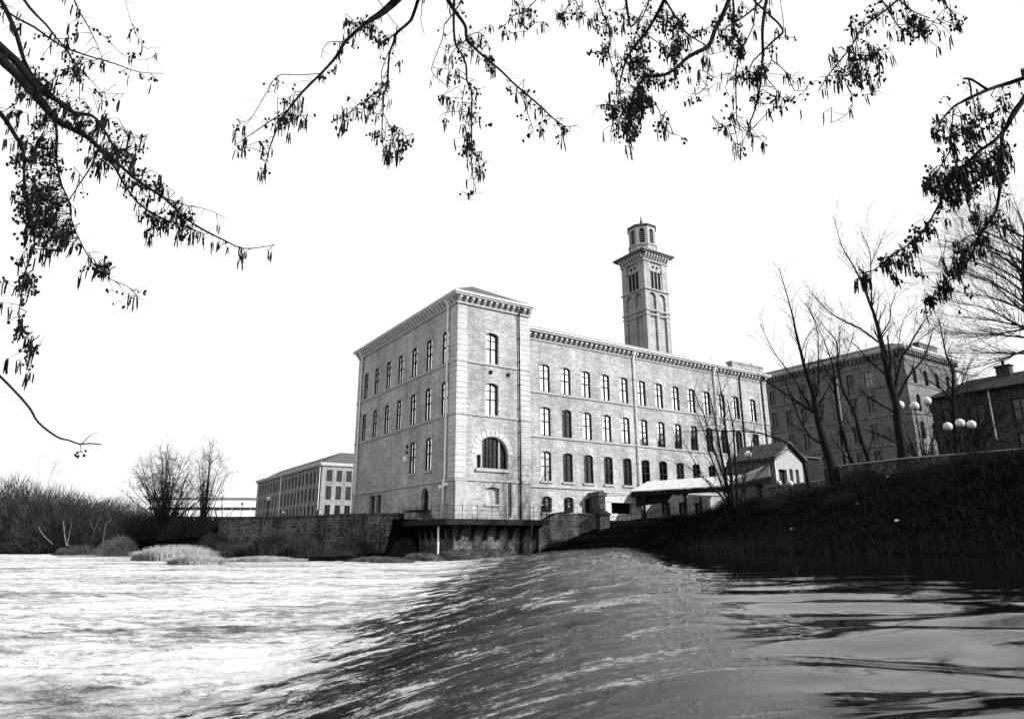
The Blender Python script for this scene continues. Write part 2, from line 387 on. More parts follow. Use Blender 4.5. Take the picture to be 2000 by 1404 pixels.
def water_mat():
    m, nt, p = new_mat('river_water'); L = nt.links
    fo_ = N(nt, 'ShaderNodeAttribute', attribute_name='foam').outputs['Fac']; fa_ = N(nt, 'ShaderNodeAttribute', attribute_name='face').outputs['Fac']
    tc = N(nt, 'ShaderNodeTexCoord')
    def noise(sx, sy, det, rough, rot=6, dist=0.3):
        mp = N(nt, 'ShaderNodeMapping'); mp.inputs['Scale'].default_value = (sx, sy, 1.0); mp.inputs['Rotation'].default_value = (0, 0, math.radians(rot)); L.new(tc.outputs['Object'], mp.inputs[0])
        n = N(nt, 'ShaderNodeTexNoise', Scale=1.0, Detail=det, Roughness=rough, Distortion=dist); L.new(mp.outputs[0], n.inputs['Vector']); return n.outputs['Fac']
    def mth(op, a, b, clamp=False, c=None):
        q = N(nt, 'ShaderNodeMath', operation=op); q.use_clamp = clamp
        for i, v in enumerate((a, b, c)):
            if v is None: continue
            if isinstance(v, (int, float)): q.inputs[i].default_value = v
            else: L.new(v, q.inputs[i])
        return q.outputs[0]
    chop = noise(1.5, 3.6, 11, .78, 6, .5); big = noise(.10, .42, 5, .6); tear = noise(.8, 3.4, 6, .62, 7, .9)
    streak = noise(1.5, 9.0, 8, .7, 6, .6); fine = noise(7.0, 30.0, 6, .75, 5, .4); mid = noise(.28, 1.5, 7, .7, 8, .5); wide = noise(.8, 4.0, 8, .72, 7, .7)
    glint_speckle = noise(34, 60, 2, .6, 0, 0)  # fine speckle in the water colours, painted in for tiny glints
    inv = mth('SUBTRACT', 1.0, fo_)
    cov = mth('ADD', mth('MULTIPLY', fo_, 2.0), mth('ADD', mth('MULTIPLY', mth('MULTIPLY', mth('SUBTRACT', tear, .5), 5.0), mth('ADD', inv, .25)), mth('MULTIPLY', mth('SUBTRACT', big, .5), 2.0)))  # torn foam edge; its white patches also stand in for sky glint
    cov = mth('MULTIPLY', mth('MULTIPLY', mth('SUBTRACT', cov, .55), 3.5, True), mth('MULTIPLY', fo_, 5.0, True), True)
    tone = mth('ADD', mth('MULTIPLY', chop, .55), mth('ADD', mth('MULTIPLY', big, .30), mth('MULTIPLY', glint_speckle, .15)))
    fr = ramp(nt, [(.39, .03), (.465, .20), (.52, .48), (.61, .60)]); L.new(tone, fr.inputs[0])
    mk = mth('ADD', mth('MULTIPLY', mid, .24), mth('ADD', mth('MULTIPLY', wide, .26), mth('ADD', mth('MULTIPLY', streak, .22), mth('ADD', mth('MULTIPLY', fine, .14), mth('MULTIPLY', glint_speckle, .14)))))
    rr = ramp(nt, [(.47, .002), (.507, .005), (.528, .05), (.555, .45)]); L.new(mk, rr.inputs[0])
    mxc = N(nt, 'ShaderNodeMix', data_type='RGBA'); L.new(fa_, mxc.inputs[0]); mxc.inputs[6].default_value = (.003, .003, .003, 1); L.new(rr.outputs[0], mxc.inputs[7]); L.new(mxc.outputs[2], p.inputs['Base Color'])
    L.new(mth('MULTIPLY_ADD', fa_, -.6, False, 1.8), p.inputs['IOR'])
    L.new(mth('MULTIPLY_ADD', fa_, .06, False, .02), p.inputs['Roughness'])
    pool = noise(.55, 1.9, 4, .5, 3)
    b1 = N(nt, 'ShaderNodeBump', Strength=.12, Distance=.07); L.new(pool, b1.inputs['Height'])
    b2_ = N(nt, 'ShaderNodeBump', Distance=.05); L.new(mth('ADD', streak, mth('MULTIPLY', wide, 2.2)), b2_.inputs['Height']); L.new(mth('MULTIPLY_ADD', fa_, 1.0, True, .012), b2_.inputs['Strength']); L.new(b1.outputs[0], b2_.inputs['Normal'])
    b3_ = N(nt, 'ShaderNodeBump', Distance=.012); L.new(fine, b3_.inputs['Height']); L.new(mth('MULTIPLY_ADD', fa_, .9, True, 0.0), b3_.inputs['Strength']); L.new(b2_.outputs[0], b3_.inputs['Normal'])
    L.new(b3_.outputs[0], p.inputs['Normal'])
    d = N(nt, 'ShaderNodeBsdfDiffuse'); L.new(fr.outputs[0], d.inputs['Color'])
    bf = N(nt, 'ShaderNodeBump', Strength=.8, Distance=.10); L.new(chop, bf.inputs['Height']); L.new(bf.outputs[0], d.inputs['Normal'])
    dm_ = N(nt, 'ShaderNodeBsdfDiffuse'); L.new(rr.outputs[0], dm_.inputs['Color']); L.new(b3_.outputs[0], dm_.inputs['Normal'])
    mf = N(nt, 'ShaderNodeMixShader'); L.new(mth('MULTIPLY', fa_, mth('MULTIPLY_ADD', wide, -1.0, False, .98), True), mf.inputs[0]); L.new(p.outputs[0], mf.inputs[1]); L.new(dm_.outputs[0], mf.inputs[2])
    mx = N(nt, 'ShaderNodeMixShader'); L.new(cov, mx.inputs[0]); L.new(mf.outputs[0], mx.inputs[1]); L.new(d.outputs[0], mx.inputs[2])
    L.new(mx.outputs[0], nt.nodes['Material Output'].inputs['Surface'])
    return m
wat = grid_mesh('river_water', WX, WY, WZ, water_mat(), {'foam': fo, 'face': np.clip((WT + .02) / 0.55, 0, 1)}); tag(wat, kind='structure')
def wz(x, y): return float(river_profile(np.array([x]), np.array([y]))[0][0])

# ---------------------------------------------------------------- facade builder
def facade(mb, P, s0, s1, z0, z1, ops, depth=0.28, mi=0, holes_back=True):
    """P(s, z, d)->point, d inward. ops: (a, b, c, e, rise) opening a..b x c..e, arch rise inside the top."""
    ss = sorted({s0, s1} | {o[0] for o in ops} | {o[1] for o in ops})
    zs = sorted({z0, z1} | {o[2] for o in ops} | {o[3] for o in ops})
    for i in range(len(ss) - 1):
        for j in range(len(zs) - 1):
            a, b, c, e = ss[i], ss[i + 1], zs[j], zs[j + 1]
            if any(o[0] <= a + 1e-6 and o[1] >= b - 1e-6 and o[2] <= c + 1e-6 and o[3] >= e - 1e-6 for o in ops): continue
            mb.quad(P(a, c, 0), P(b, c, 0), P(b, e, 0), P(a, e, 0), mi)
    for a, b, c, e, rise in ops:
        dp = depth; sp = e - rise; n = 10 if rise > 0.5 else 6
        arc = arch_pts(a, b, sp, rise, n)
        mb.quad(P(a, c, 0), P(a, c, dp), P(a, sp, dp), P(a, sp, 0), mi); mb.quad(P(b, c, dp), P(b, c, 0), P(b, sp, 0), P(b, sp, dp), mi)
        mb.quad(P(a, c, 0), P(b, c, 0), P(b, c, dp), P(a, c, dp), mi)
        for k in range(n):
            p, q = arc[k], arc[k + 1]
            mb.quad(P(p[0], p[1], dp), P(q[0], q[1], dp), P(q[0], q[1], 0), P(p[0], p[1], 0), mi)
            mb.quad(P(p[0], p[1], 0), P(q[0], q[1], 0), P(q[0], e, 0), P(p[0], e, 0), mi)
def arch_pts(a, b, sp, rise, n=6):
    w = (b - a) / 2; m = (a + b) / 2
    if rise < 1e-4: return [(a + (b - a) * k / n, sp) for k in range(n + 1)]
    R = (w * w + rise * rise) / (2 * rise); th = math.asin(min(1, w / R))
    if rise > w * 0.98: th = math.pi / 2
    return [(m + R * math.sin(-th + 2 * th * k / n), sp + rise - R + R * math.cos(-th + 2 * th * k / n)) for k in range(n + 1)]
def window_proto(w, h, rise, bars, gmat, name='window', fm=None, fr=0.06, mull=0.07, ax='x'):
    """frame mesh in the local plane of the opening, origin at its lower-left corner; ax 'x' faces -y, 'y' faces -x (runs along +y)"""
    def Q(s, z, d): return (s, d, z) if ax == 'x' else (d, s, z)
    mb = MB()
    def bx(a, b, c, e, d0, d1):
        p, q = Q(a, c, d0), Q(b, e, d1)
        mb.box(min(p[0], q[0]), min(p[1], q[1]), min(p[2], q[2]), max(p[0], q[0]), max(p[1], q[1]), max(p[2], q[2]))
    bx(0, fr, 0, h - rise, 0.18, 0.25); bx(w - fr, w, 0, h - rise, 0.18, 0.25); bx(fr, w - fr, 0, fr, 0.182, 0.252)
    arc = arch_pts(0, w, h - rise, rise, 6); top = h - rise
    for k in range(6):
        p, q = arc[k], arc[k + 1]
        a4 = [Q(p[0], p[1] - fr * 1.3, 0.18), Q(q[0], q[1] - fr * 1.3, 0.18), Q(q[0], q[1], 0.18), Q(p[0], p[1], 0.18)]
        dd = Vector(Q(0, 0, 0.07)); mb.extrude(a4, dd)
    nx, zl = bars
    for i in range(1, nx): bx(w * i / nx - mull / 2, w * i / nx + mull / 2, fr, h - rise * 0.3, 0.176, 0.25)
    for zz, th in zl: bx(fr, w - fr, h * zz - th / 2, h * zz + th / 2, 0.178, 0.251)
    f = MB()
    poly = [Q(0.01, 0.01, 0.262), Q(w - 0.01, 0.01, 0.262)] + [Q(p[0], p[1] - 0.01, 0.262) for p in arc[::-1]]
    f.extrude(poly, Vector(Q(0, 0, 0.02)))
    fo_ = mb.build(name, fm or M['frame']); pn = f.build('pane', gmat, fo_)
    return fo_
PROTO_PARK = []
def place_windows(proto, parent, spots, P3, panes=None):
    """spots: list of (s,z); first use moves the prototype"""
    out = []
    for i, (s, z) in enumerate(spots):
        o = proto if i == 0 else dup(proto)
        o.parent = parent; o.location = P3(s, z); out.append(o)
    return out
def swap_pane(w, m, label):
    pn = [c for c in w.children if c.name.startswith('pane')][0]
    pn.data = pn.data.copy(); pn.data.materials[0] = m
    w['label'] = label

# ---------------------------------------------------------------- NEW MILL
mill = empty('mill_building', C0, ROTZ, 'large pale stone mill with tall corner block and four rows of windows above the weir', 'mill')
PX = lambda s, z, d: (s, d, z)          # tower front  y=0
PM = lambda s, z, d: (s, 0.6 + d, z)    # long wing
PY = lambda s, z, d: (d, s, z)          # left face x=0
LTOP = 18.9
wall = MB()
TW = 6.96; LW = 21.6; ME = 39.9
tw_ops = [(2.66, 3.88, 14.0, 16.68, 0.2), (2.66, 3.88, 9.75, 12.42, 0.2), (2.74, 3.97, 2.8, 4.1, 0.12), (1.88, 4.79, 5.5, 8.06, 1.4)]
facade(wall, PX, 0, TW, -1.6, 19.4, tw_ops, 0.45)
cols = [8.51 + 2.305 * i for i in range(12)] + [36.67]
mops = []
for i, s in enumerate(cols):
    mops.append((s, s + 1.06, 12.51, 14.95, 0.16)); mops.append((s, s + 1.06, 8.67, 11.15, 0.16)); mops.append((s, s + 1.06, 4.86, 7.34, 0.16))
for i in (0, 1, 2, 6, 7, 8): mops.append((cols[i], cols[i] + 1.06, 2.31, 3.6, 0.14))
facade(wall, PM, TW, ME, -1.0, 17.6, mops, 0.45)
lv = [2.58 - 1.08 + 0.0] + []
lstart = [1.48, 4.43, 7.33, 10.3, 13.05, 15.95, 18.75]
lops = []
for v in lstart: lops.append((v, v + 1.05, 14.1, 16.8, 0.18)); lops.append((v, v + 1.05, 9.85, 12.55, 0.18))
lops += [(4.05, 5.15, 5.62, 8.3, 0.18), (7.1, 8.2, 5.62, 8.3, 0.18), (4.39, 5.78, 2.45, 4.25, 0.69), (14.1, 15.2, 2.5, 4.2, 0.0), (15.6, 16.8, 2.5, 4.2, 0.0)]
facade(wall, PY, 0, LW, -1.6, 19.4, lops, 0.45)
# hidden sides
wall.quad((0, LW, -1.6), (TW, LW, -1.6), (TW, LW, 19.5), (0, LW, 19.5)); wall.quad((TW, 0, 17), (TW, LW, 17), (TW, LW, 19.5), (TW, 0, 19.5))
wall.quad((TW, LW, -1), (ME, LW, -1), (ME, LW, 17.6), (TW, LW, 17.6)); wall.quad((ME, .6, -1), (ME, LW, -1), (ME, LW, 17.6), (ME, .6, 17.6))
wall.quad((TW, 0, -1.6), (TW, 0.6, -1.6), (TW, 0.6, 19.5), (TW, 0, 19.5))
b_ = MB(); b_.box(-.03, -.03, -1.7, TW + .03, 0.4, 1.3); b_.box(-.03, .4, -1.7, .4, LW, 1.3); b_.build('plinth', M['base'], mill)
# parapet block near the far end
wall.box(34.4, 0.62, 17.93, 39.6, 1.3, 18.75); wall.box(34.3, 0.55, 18.75, 39.7, 1.4, 18.95)
wall.build('wall', M['stone'], mill)
# dark inside so openings are closed
ins = MB()
ins.box(0.55, 0.55, -1.0, TW - 0.3, LW - 0.3, 19.3); ins.box(TW, 1.15, -0.5, ME - 0.3, LW - 0.3, 17.4)
ins.build('interior', M['black'], mill)
# dressed stone quoins / pilasters at the corners of the tower and at the end pavilion
q = MB()
def quoin_x(a, b, y, z0, z1, pitch=0.44, pr=0.05):
    z = z0; k = 0
    while z < z1 - 0.05:
        e = min(z + pitch - 0.03, z1); dx = 0.0
        q.box(a, y - pr, z, b, y - 0.003, e); z += pitch; k += 1
def quoin_y(a, b, x, z0, z1, pitch=0.44, pr=0.05):
    z = z0
    while z < z1 - 0.05:
        e = min(z + pitch - 0.03, z1); q.box(x - pr, a, z, x - 0.003, b, e); z += pitch
for a_ in ((-0.05, 0.88, 0, 4.7, 18.6), (5.95, TW + 0.05, 0, 4.7, 18.6), (7.03, 7.4, 0.6, 4.7, 16.9), (34.9, 35.25, 0.6, 4.7, 16.9), (38.4, 38.9, 0.6, 4.7, 16.9)):
    q = MB(); quoin_x(*a_); q.build('quoin_strip', M['ashlar'], mill)
for a_ in ((-0.0, 1.1, 0, 4.7, 18.6), (20.6, 21.6, 0, 4.7, 18.6)):
    q = MB(); quoin_y(*a_); q.build('quoin_strip', M['ashlar'], mill)
q = MB(); q.box(0.0, -0.07, 1.32, 0.95, -0.002, 4.5); q.build('corner_base', M['trim'], mill); q = MB()
# voussoirs over the big arch
for k in range(13):
    t0 = math.pi * k / 13 + 0.02; t1 = math.pi * (k + 1) / 13 - 0.02; cx, cz, R0, R1 = 3.335, 6.62, 1.5, 1.95
    pts = [(cx + R0 * math.cos(t0), -0.04, cz + R0 * math.sin(t0)), (cx + R1 * math.cos(t0), -0.04, cz + R1 * math.sin(t0)), (cx + R1 * math.cos(t1), -0.04, cz + R1 * math.sin(t1)), (cx + R0 * math.cos(t1), -0.04, cz + R0 * math.sin(t1))]
    q.extrude(pts, (0, 0.038, 0))
q.build('arch_voussoirs', M['ashlar'], mill)
# string courses and sills, window heads
sc = MB()
for z in (18.7, 13.86, 9.6, 4.5):
    h = 0.16; pr = 0.1 if z < 18 else 0.14
    sc.box(-pr, -pr, z, TW + pr, -0.052, z + h); sc.box(-pr, -0.052, z, -0.052, LW + 0.05, z + h)
for z in (12.3, 8.48, 17.0): sc.box(TW + 0.06, 0.5, z, ME, 0.597, z + 0.13)
sc.box(TW + 0.06, 0.47, 4.3, ME, 0.597, 4.42)
for s in cols:
    sc.box(s - 0.12, 0.46, 4.70, s + 1.18, 0.596, 4.855)
for i in (0, 1, 2): sc.box(cols[i] - 0.12, 0.46, 2.16, cols[i] + 1.18, 0.596, 2.305)
for v in (4.05, 7.1): sc.box(-0.12, v - 0.12, 5.4, -0.004, v + 1.22, 5.61)
sc.box(1.75, -0.16, 5.26, 4.95, -0.06, 5.495); sc.box(2.65, -0.1, 2.6, 4.05, -0.004, 2.795)
def heads_x(a, b, top, y, rise, proud=0.03):
    hd = MB()
    arc = arch_pts(a, b, top - rise, rise, 6); arc2 = arch_pts(a - 0.22, b + 0.22, top - rise + 0.26, rise, 6)
    for k in range(6):
        p, r_, p2, r2 = arc[k], arc[k + 1], arc2[k], arc2[k + 1]
        hd.extrude([(p[0], y - proud, p[1]), (r_[0], y - proud, r_[1]), (r2[0], y - proud, r2[1]), (p2[0], y - proud, p2[1])], (0, proud - 0.003, 0))
    hd.build('window_head', M['stone'], mill)
def heads_y(a, b, top, x, rise, proud=0.03):
    hd = MB()
    arc = arch_pts(a, b, top - rise, rise, 6); arc2 = arch_pts(a - 0.22, b + 0.22, top - rise + 0.26, rise, 6)
    for k in range(6):
        p, r_, p2, r2 = arc[k], arc[k + 1], arc2[k], arc2[k + 1]
        hd.extrude([(x - proud, p[0], p[1]), (x - proud, r_[0], r_[1]), (x - proud, r2[0], r2[1]), (x - proud, p2[0], p2[1])], (proud - 0.003, 0, 0))
    hd.build('window_head', M['stone'], mill)
for o in mops: heads_x(o[0], o[1], o[3], 0.6, o[4])
for o in tw_ops[:3]: heads_x(o[0], o[1], o[3], 0, o[4])
for o in lops[:-3]: heads_y(o[0], o[1], o[3], 0, o[4])
sc.build('string_courses', M['trim'], mill)
# wall anchors (two round plates) between the tower windows
for u in (3.12, 4.81):
    a = MB(); a.tube([(u, -0.09, 13.32), (u, -0.003, 13.32)], 0.17, 14); a.tube([(u, -0.14, 13.32), (u, -0.09, 13.32)], 0.06, 8); a.build('wall_anchor', M['board'], mill)
# cornices: corbels + fascia
cb = MB(); fa = MB()
def corbel_x(u, y, z): cb.extrude([(u - .1, y - .003, z), (u - .1, y - .12, z), (u - .1, y - .40, z + .28), (u - .1, y - .40, z + .46), (u - .1, y - .003, z + .46)], (0.2, 0, 0))
def corbel_y(v, x, z): cb.extrude([(x - .003, v - .1, z), (x - .12, v - .1, z), (x - .40, v - .1, z + .28), (x - .40, v - .1, z + .46), (x - .003, v - .1, z + .46)], (0, 0.2, 0))
u = 0.1
while u < TW: corbel_x(u, 0, 18.87); u += 0.57
v = 0.5
while v < LW: corbel_y(v, 0, 18.87); v += 0.57
cb.build('corbels', M['corbel'], mill); cb = MB()
u = 7.3
while u < ME: corbel_x(u, 0.6, 17.13); u += 0.575
cb.build('corbels', M['corbel'], mill)
fa.box(-0.5, -0.5, 19.34, TW + 0.12, LW + 0.4, 19.47); fa.box(-0.6, -0.6, 19.47, TW + 0.2, LW + 0.5, 19.66)
fa.box(TW + 0.02, 0.05, 17.64, ME + 0.2, 3, 17.78); fa.box(TW + 0.02, -0.05, 17.78, ME + 0.3, 3, 17.92)
fa.build('cornice', M['cornice'], mill)
rf = MB()
e = 0.55; zt = 19.67; H = 2.5
rf.add([(-e, -e, zt), (TW + .15, -e, zt), (TW + .15, LW + .45, zt), (-e, LW + .45, zt), (3.6, 4.0, zt + H), (3.6, 17.5, zt + H)], [(0, 1, 4), (1, 2, 5, 4), (2, 3, 5), (3, 0, 4, 5), (3, 2, 1, 0)])
rf.add([(TW, 0.1, 17.93), (ME + .2, 0.1, 17.93), (ME + .2, 11, 22.2), (TW, 11, 22.2), (ME + .2, 22, 17.93), (TW, 22, 17.93)], [(0, 1, 2, 3), (3, 2, 4, 5), (0, 3, 5), (1, 4, 2), (0, 5, 4, 1)])
rf.build('roof', M['slate'], mill)
fl = MB(); fl.tube([(TW, 10.95, 22.25), (ME + .2, 10.95, 22.25)], 0.14, 6); fl.build('roof_ridge', M['trim'], mill)
# windows
bars = (2, [(0.5, 0.08), (0.77, 0.045)])
wp = window_proto(1.06, 2.44, 0.16, bars, M['glass'])
sA = [(s, 12.51) for s in cols]; sB = [(s, 8.69) for s in cols]; sCc = [(s, 4.88) for s in cols]
ws = place_windows(wp, mill, sA + sB + sCc, lambda s, z: (s, 0.6 - 0.09, z))
n = len(cols)
swap_pane(ws[n + 1], M['dglass2'], 'dark uncurtained window')
for k, i in enumerate(range(2 * n + 1, 3 * n)): swap_pane(ws[i], M['dglass2'] if k % 3 else M['dglass'], 'dark window')
wd = window_proto(1.06, 1.29, 0.14, (2, [(0.52, 0.07)]), M['glass'])
place_windows(wd, mill, [(cols[i], 2.31) for i in (0, 1, 2, 6, 7, 8)], lambda s, z: (s, 0.65, z))
wt = window_proto(1.22, 2.68, 0.2, bars, M['glass'])
place_windows(wt, mill, [(2.66, 14.0), (2.66, 9.75)], lambda s, z: (s, 0.05, z))
wl = window_proto(1.05, 2.7, 0.18, (2, [(0.5, 0.08), (0.77, 0.045)]), M['glass'], ax='y', fr=.04, mull=.05)
lw_ = place_windows(wl, mill, [(v, 14.1) for v in lstart] + [(v, 9.85) for v in lstart] + [(4.07, 5.61), (7.12, 5.61)], lambda s, z: (-0.175, s, z))
# arched three light window: stone infill left, dark glazing with white mullions
aw = MB(); cx, cz, R = 3.335, 6.66, 1.40
def arc_z(x): return cz + math.sqrt(max(0, (R + 0.055) ** 2 - (x - cx) ** 2))
fillp = [(1.885, 0.12, 6.58), (2.32, 0.12, 6.58)] + [(x, 0.12, min(8.05, arc_z(x))) for x in (2.32, 2.2, 2.1, 2.0, 1.93)] + [(1.885, 0.12, 6.66)]
inf = MB(); inf.extrude(fillp, (0, 0.3, 0)); inf.build('stone_infill', M['ashlar'], mill); inf = MB(); inf.box(2.745, 0.29, 2.81, 3.965, 0.44, 4.02); inf.build('stone_infill', M['ashlar'], mill)
arw = MB()
for a, b in ((2.36, 2.5), (4.0, 4.14)): arw.extrude([(a, 0.2, 5.5), (b, 0.2, 5.5), (b, 0.2, min(8.03, arc_z(b))), (a, 0.2, min(8.03, arc_z(a)))], (0, 0.1, 0))
arw.box(1.9, 0.2, 5.5, 2.36, 0.27, 5.56); arw.box(2.5, 0.2, 5.5, 4.0, 0.27, 5.57); arw.box(4.14, 0.2, 5.5, 4.78, 0.27, 5.57)
awo = arw.build('arched_window', M['trim'], mill); tag(awo, label='big round-headed three-light window')
bb = MB()
for x in (2.54, 2.9, 3.24, 3.58, 3.95): bb.box(x - .03, 0.28, 5.56, x + .03, 0.33, min(8.0, arc_z(x)) - 0.02)
for x in (1.93, 2.3, 4.2, 4.48, 4.72): bb.box(x - .025, 0.28, 5.56, x + .025, 0.33, (6.56 if x < 2.4 else min(8.0, arc_z(x)) - 0.03))
for z in (6.5, 7.2): bb.box(2.5, 0.285, z - .03, 4.0, 0.325, z + .03)
bb.box(4.14, 0.285, 6.47, 4.76, 0.325, 6.53)
bb.build('glazing_bars', M['frame'], awo)
pg = MB(); pg.extrude([(1.89, 0.36, 5.5), (4.78, 0.36, 5.5), (4.78, 0.36, 6.65)] + [(cx + 1.445 * math.cos(t), 0.36, cz + 1.38 * math.sin(t)) for t in np.linspace(0.0, math.pi, 12)], (0, 0.02, 0)); pg.build('pane', M['dglass2'], awo)
# arched dark doorway, its landing step, low mullioned window
dm = MB(); dm.extrude([(0.3, 4.4, 2.46), (0.3, 5.77, 2.46)] + [(0.3, p[0], p[1] - .01) for p in arch_pts(4.4, 5.77, 3.56, 0.69, 10)[::-1]], (0.06, 0, 0))
do = dm.build('door', M['black'], mill); hm = MB(); hm.ball((0.26, 5.6, 3.2), 0.05); hm.build('handle', M['trim'], do)
st_ = MB(); st_.box(-1.2, 4.0, 2.32, -0.004, 6.3, 2.44)
for k in range(4): st_.box(-1.1, 4.0 - 0.28 * (k + 1), 2.18 - 0.16 * k, -0.2, 4.0 - 0.28 * k - 0.003, 2.23 - 0.16 * k)
st_.build('door_steps', M['board'], mill)
lwm = MB()
for z in (2.5, 3.3, 4.14): lwm.box(0.16, 14.12, z, 0.22, 15.19, z + .06); lwm.box(0.16, 15.61, z, 0.22, 16.79, z + .06)
w3 = lwm.build('low_window', M['frame'], mill); pp = MB(); pp.box(0.26, 14.12, 2.5, 0.28, 15.18, 4.19); pp.box(0.26, 15.62, 2.5, 0.28, 16.78, 4.19); pp.build('pane', M['dglass'], w3)
# rain pipes
def pipe(pts, r, m=M['paint']):
    p = MB(); p.tube(pts, r, 8, jit=0)
    for a, b in zip(pts[:-1], pts[1:]):
        L_ = (Vector(b) - Vector(a)).length
        if L_ > 3:
            for k in range(1, int(L_ / 2.0)):
                c = Vector(a).lerp(Vector(b), k * 2.0 / L_); p.tube([c - Vector((0, 0, .05)), c + Vector((0, 0, .05))], r * 1.5, 8)
    return p.build('rain_pipe', m, mill, smooth=True)
pipe([(-0.45, 1.42, 19.3), (-0.16, 1.42, 19.0), (-0.16, 1.42, 4.9), (-0.16, 1.6, 4.5), (-0.16, 1.6, 1.8)], 0.07)
pipe([(-0.95, 0.7, 1.55), (-0.95, 0.7, -1.0)], 0.075)
pipe([(-0.45, 20.55, 19.3), (-0.15, 20.5, 18.9), (-0.15, 20.45, 4.4), (-0.15, 20.8, 4.2), (-0.15, 20.8, 1.5)], 0.07)
pipe([(19.55, 0.1, 17.6), (19.55, 0.46, 17.0), (19.55, 0.46, 2.5)], 0.075)
pipe([(31.05, 0.1, 17.6), (31.05, 0.46, 17.0), (31.05, 0.46, 3.5)], 0.075)
pipe([(35.15, 0.1, 17.6), (35.15, 0.46, 17.0), (35.15, 0.46, 4)], 0.07, M['black'])
pipe([(38.9, 0.1, 17.6), (38.9, 0.46, 17.0), (38.9, 0.46, 4)], 0.07, M['black'])
pipe([(5.85, -0.5, 19.4), (5.85, -0.15, 18.6), (5.92, -0.15, 0.2), (5.92, -0.15, -0.9)], 0.06, M['black'])
pipe([(4.95, -0.13, 4.5), (4.95, -0.13, 1.8)], 0.06, M['black'])
# small fittings on the left face: flood lamp and vents
lm = MB(); lm.box(-0.3, 8.65, 6.75, -0.004, 8.9, 7.15); lm.build('wall_lamp', M['paint'], mill)
lm = MB(); lm.box(-0.35, 1.75, 4.0, -0.004, 1.95, 4.25); lm.build('wall_lamp', M['paint'], mill)
lm = MB(); lm.box(-0.3, 1.05, 4.15, -0.004, 1.35, 4.4); lm.build('wall_lamp', M['paint'], mill)
lm = MB(); lm.box(-0.12, 8.6, 7.9, -0.004, 8.8, 8.15); lm.box(-0.12, 8.6, 7.4, -0.004, 8.85, 7.6); lm.build('air_vent', M['black'], mill)
# entrance bay on the long wing: dark stone pier, moulded lintel with shallow arch, white jambs, dark opening
e0, ez = RF(1171, 965, -0.6); e1 = RF(1243, 965, -0.6)[0]
en = MB(); y0 = -0.6
po = MB()
b0 = RF(1171, 1003, -0.6)[1]; 
uA = RF(1169, 985, -.6)[0]; uB = RF(1181, 985, -.6)[0]; uC = RF(1194, 985, -.6)[0]; uD = RF(1240, 985, -.6)[0]; uE = RF(1255, 985, -.6)[0]
zt_ = RF(1175, 962, -.6)[1]; zl_ = RF(1195, 981, -.6)[1]
en.box(uB, y0, 1.4, uC, 0.58, zl_); en.box(uD, y0, 1.4, uE, 0.58, zl_)
en.box(uB - .05, y0 - .05, zl_, uE, 0.58, zl_ + .55)
for k in range(3): en.box(uB - .1 - .08 * k, y0 - .1 - .08 * k, zl_ + .55 + .13 * k, uE + .1, 0.58, zl_ + .68 + .13 * k - .003)
for k in range(8):
    a = arch_pts(uB + .3, uE - .3, zl_ + .08, 0.3, 8)[k:k + 2]
    en.extrude([(a[0][0], y0 - .09, a[0][1]), (a[1][0], y0 - .09, a[1][1]), (a[1][0], y0 - .09, a[1][1] + .09), (a[0][0], y0 - .09, a[0][1] + .09)], (0, .035, 0))
eo = en.build('entrance_surround', M['cornice'], mill)
en2 = MB(); en2.box(uA, y0 - .12, 1.4, uB - .01, 0.58, zt_ - .3); en2.box(uA - .12, y0 - .25, zt_ - .3, uB + .1, 0.58, zt_ + .05); en2.build('pier', M['darkwall'], eo)
en3 = MB(); en3.box(uC, 0.1, 1.4, uD, 0.2, zl_ - .01); en3.build('opening', M['black'], eo)
en4 = MB(); en4.box(uC - .02, y0 - .02, 1.4, uE, y0 + .25, RF(1210, 1003, -.6)[1]); en4.build('threshold_wall', M['cornice'], eo)

# ---------------------------------------------------------------- TERRACE round the foot of the tower
ter = empty('riverside_terrace', loc(0, 0, 1.55), ROTZ, 'dark iron walkway on brackets wrapped round the foot of the tower, with thin railing', 'walkway')
dk = MB(); w_ = 1.35
dk.box(-w_, -w_, -0.2, 7.6, -0.08, 0.0); dk.box(-w_, -0.08, -0.2, -0.08, 6.6, 0.0)
dk.box(-w_ - .06, -w_ - .06, -0.36, 7.7, -w_ - .005, 0.06); dk.box(-w_ - .06, -w_, -0.36, -w_ - .005, 6.6, 0.06)
dk.build('deck', M['board'], ter)
for k in range(7):
    u = 0.35 + k * 1.13; b = MB(); b.extrude([(u - .07, -0.09, -.2), (u - .07, -w_ + .1, -.2), (u - .07, -w_ + .1, -.4), (u - .07, -0.5, -.75), (u - .07, -0.3, -1.4), (u - .07, -0.09, -1.4)], (0.15, 0, 0)); b.build('bracket', M['black'], ter)
for k in range(6):
    v = 0.35 + k * 1.13; b = MB(); b.extrude([(-0.09, v - .07, -.2), (-w_ + .1, v - .07, -.2), (-w_ + .1, v - .07, -.4), (-0.5, v - .07, -.75), (-0.3, v - .07, -1.4), (-0.09, v - .07, -1.4)], (0, 0.15, 0)); b.build('bracket', M['black'], ter)
for k in range(8):
    u = -w_ + k * 1.27; b = MB(); b.tube([(u, -w_, 0), (u, -w_, 1.05)], 0.025, 6); b.ball((u, -w_, 1.07), .04); b.build('railing_post', M['black'], ter)
for k in range(1, 7):
    v = -w_ + k * 1.27; b = MB(); b.tube([(-w_, v, 0), (-w_, v, 1.05)], 0.025, 6); b.ball((-w_, v, 1.07), .04); b.build('railing_post', M['black'], ter)
b = MB()
for z in (0.35, 0.68, 1.0): b.tube([(-w_, -w_, z), (7.6, -w_, z)], 0.012, 5); b.tube([(-w_, -w_, z), (-w_, 6.4, z)], 0.012, 5)
b.build('rails', M['black'], ter)
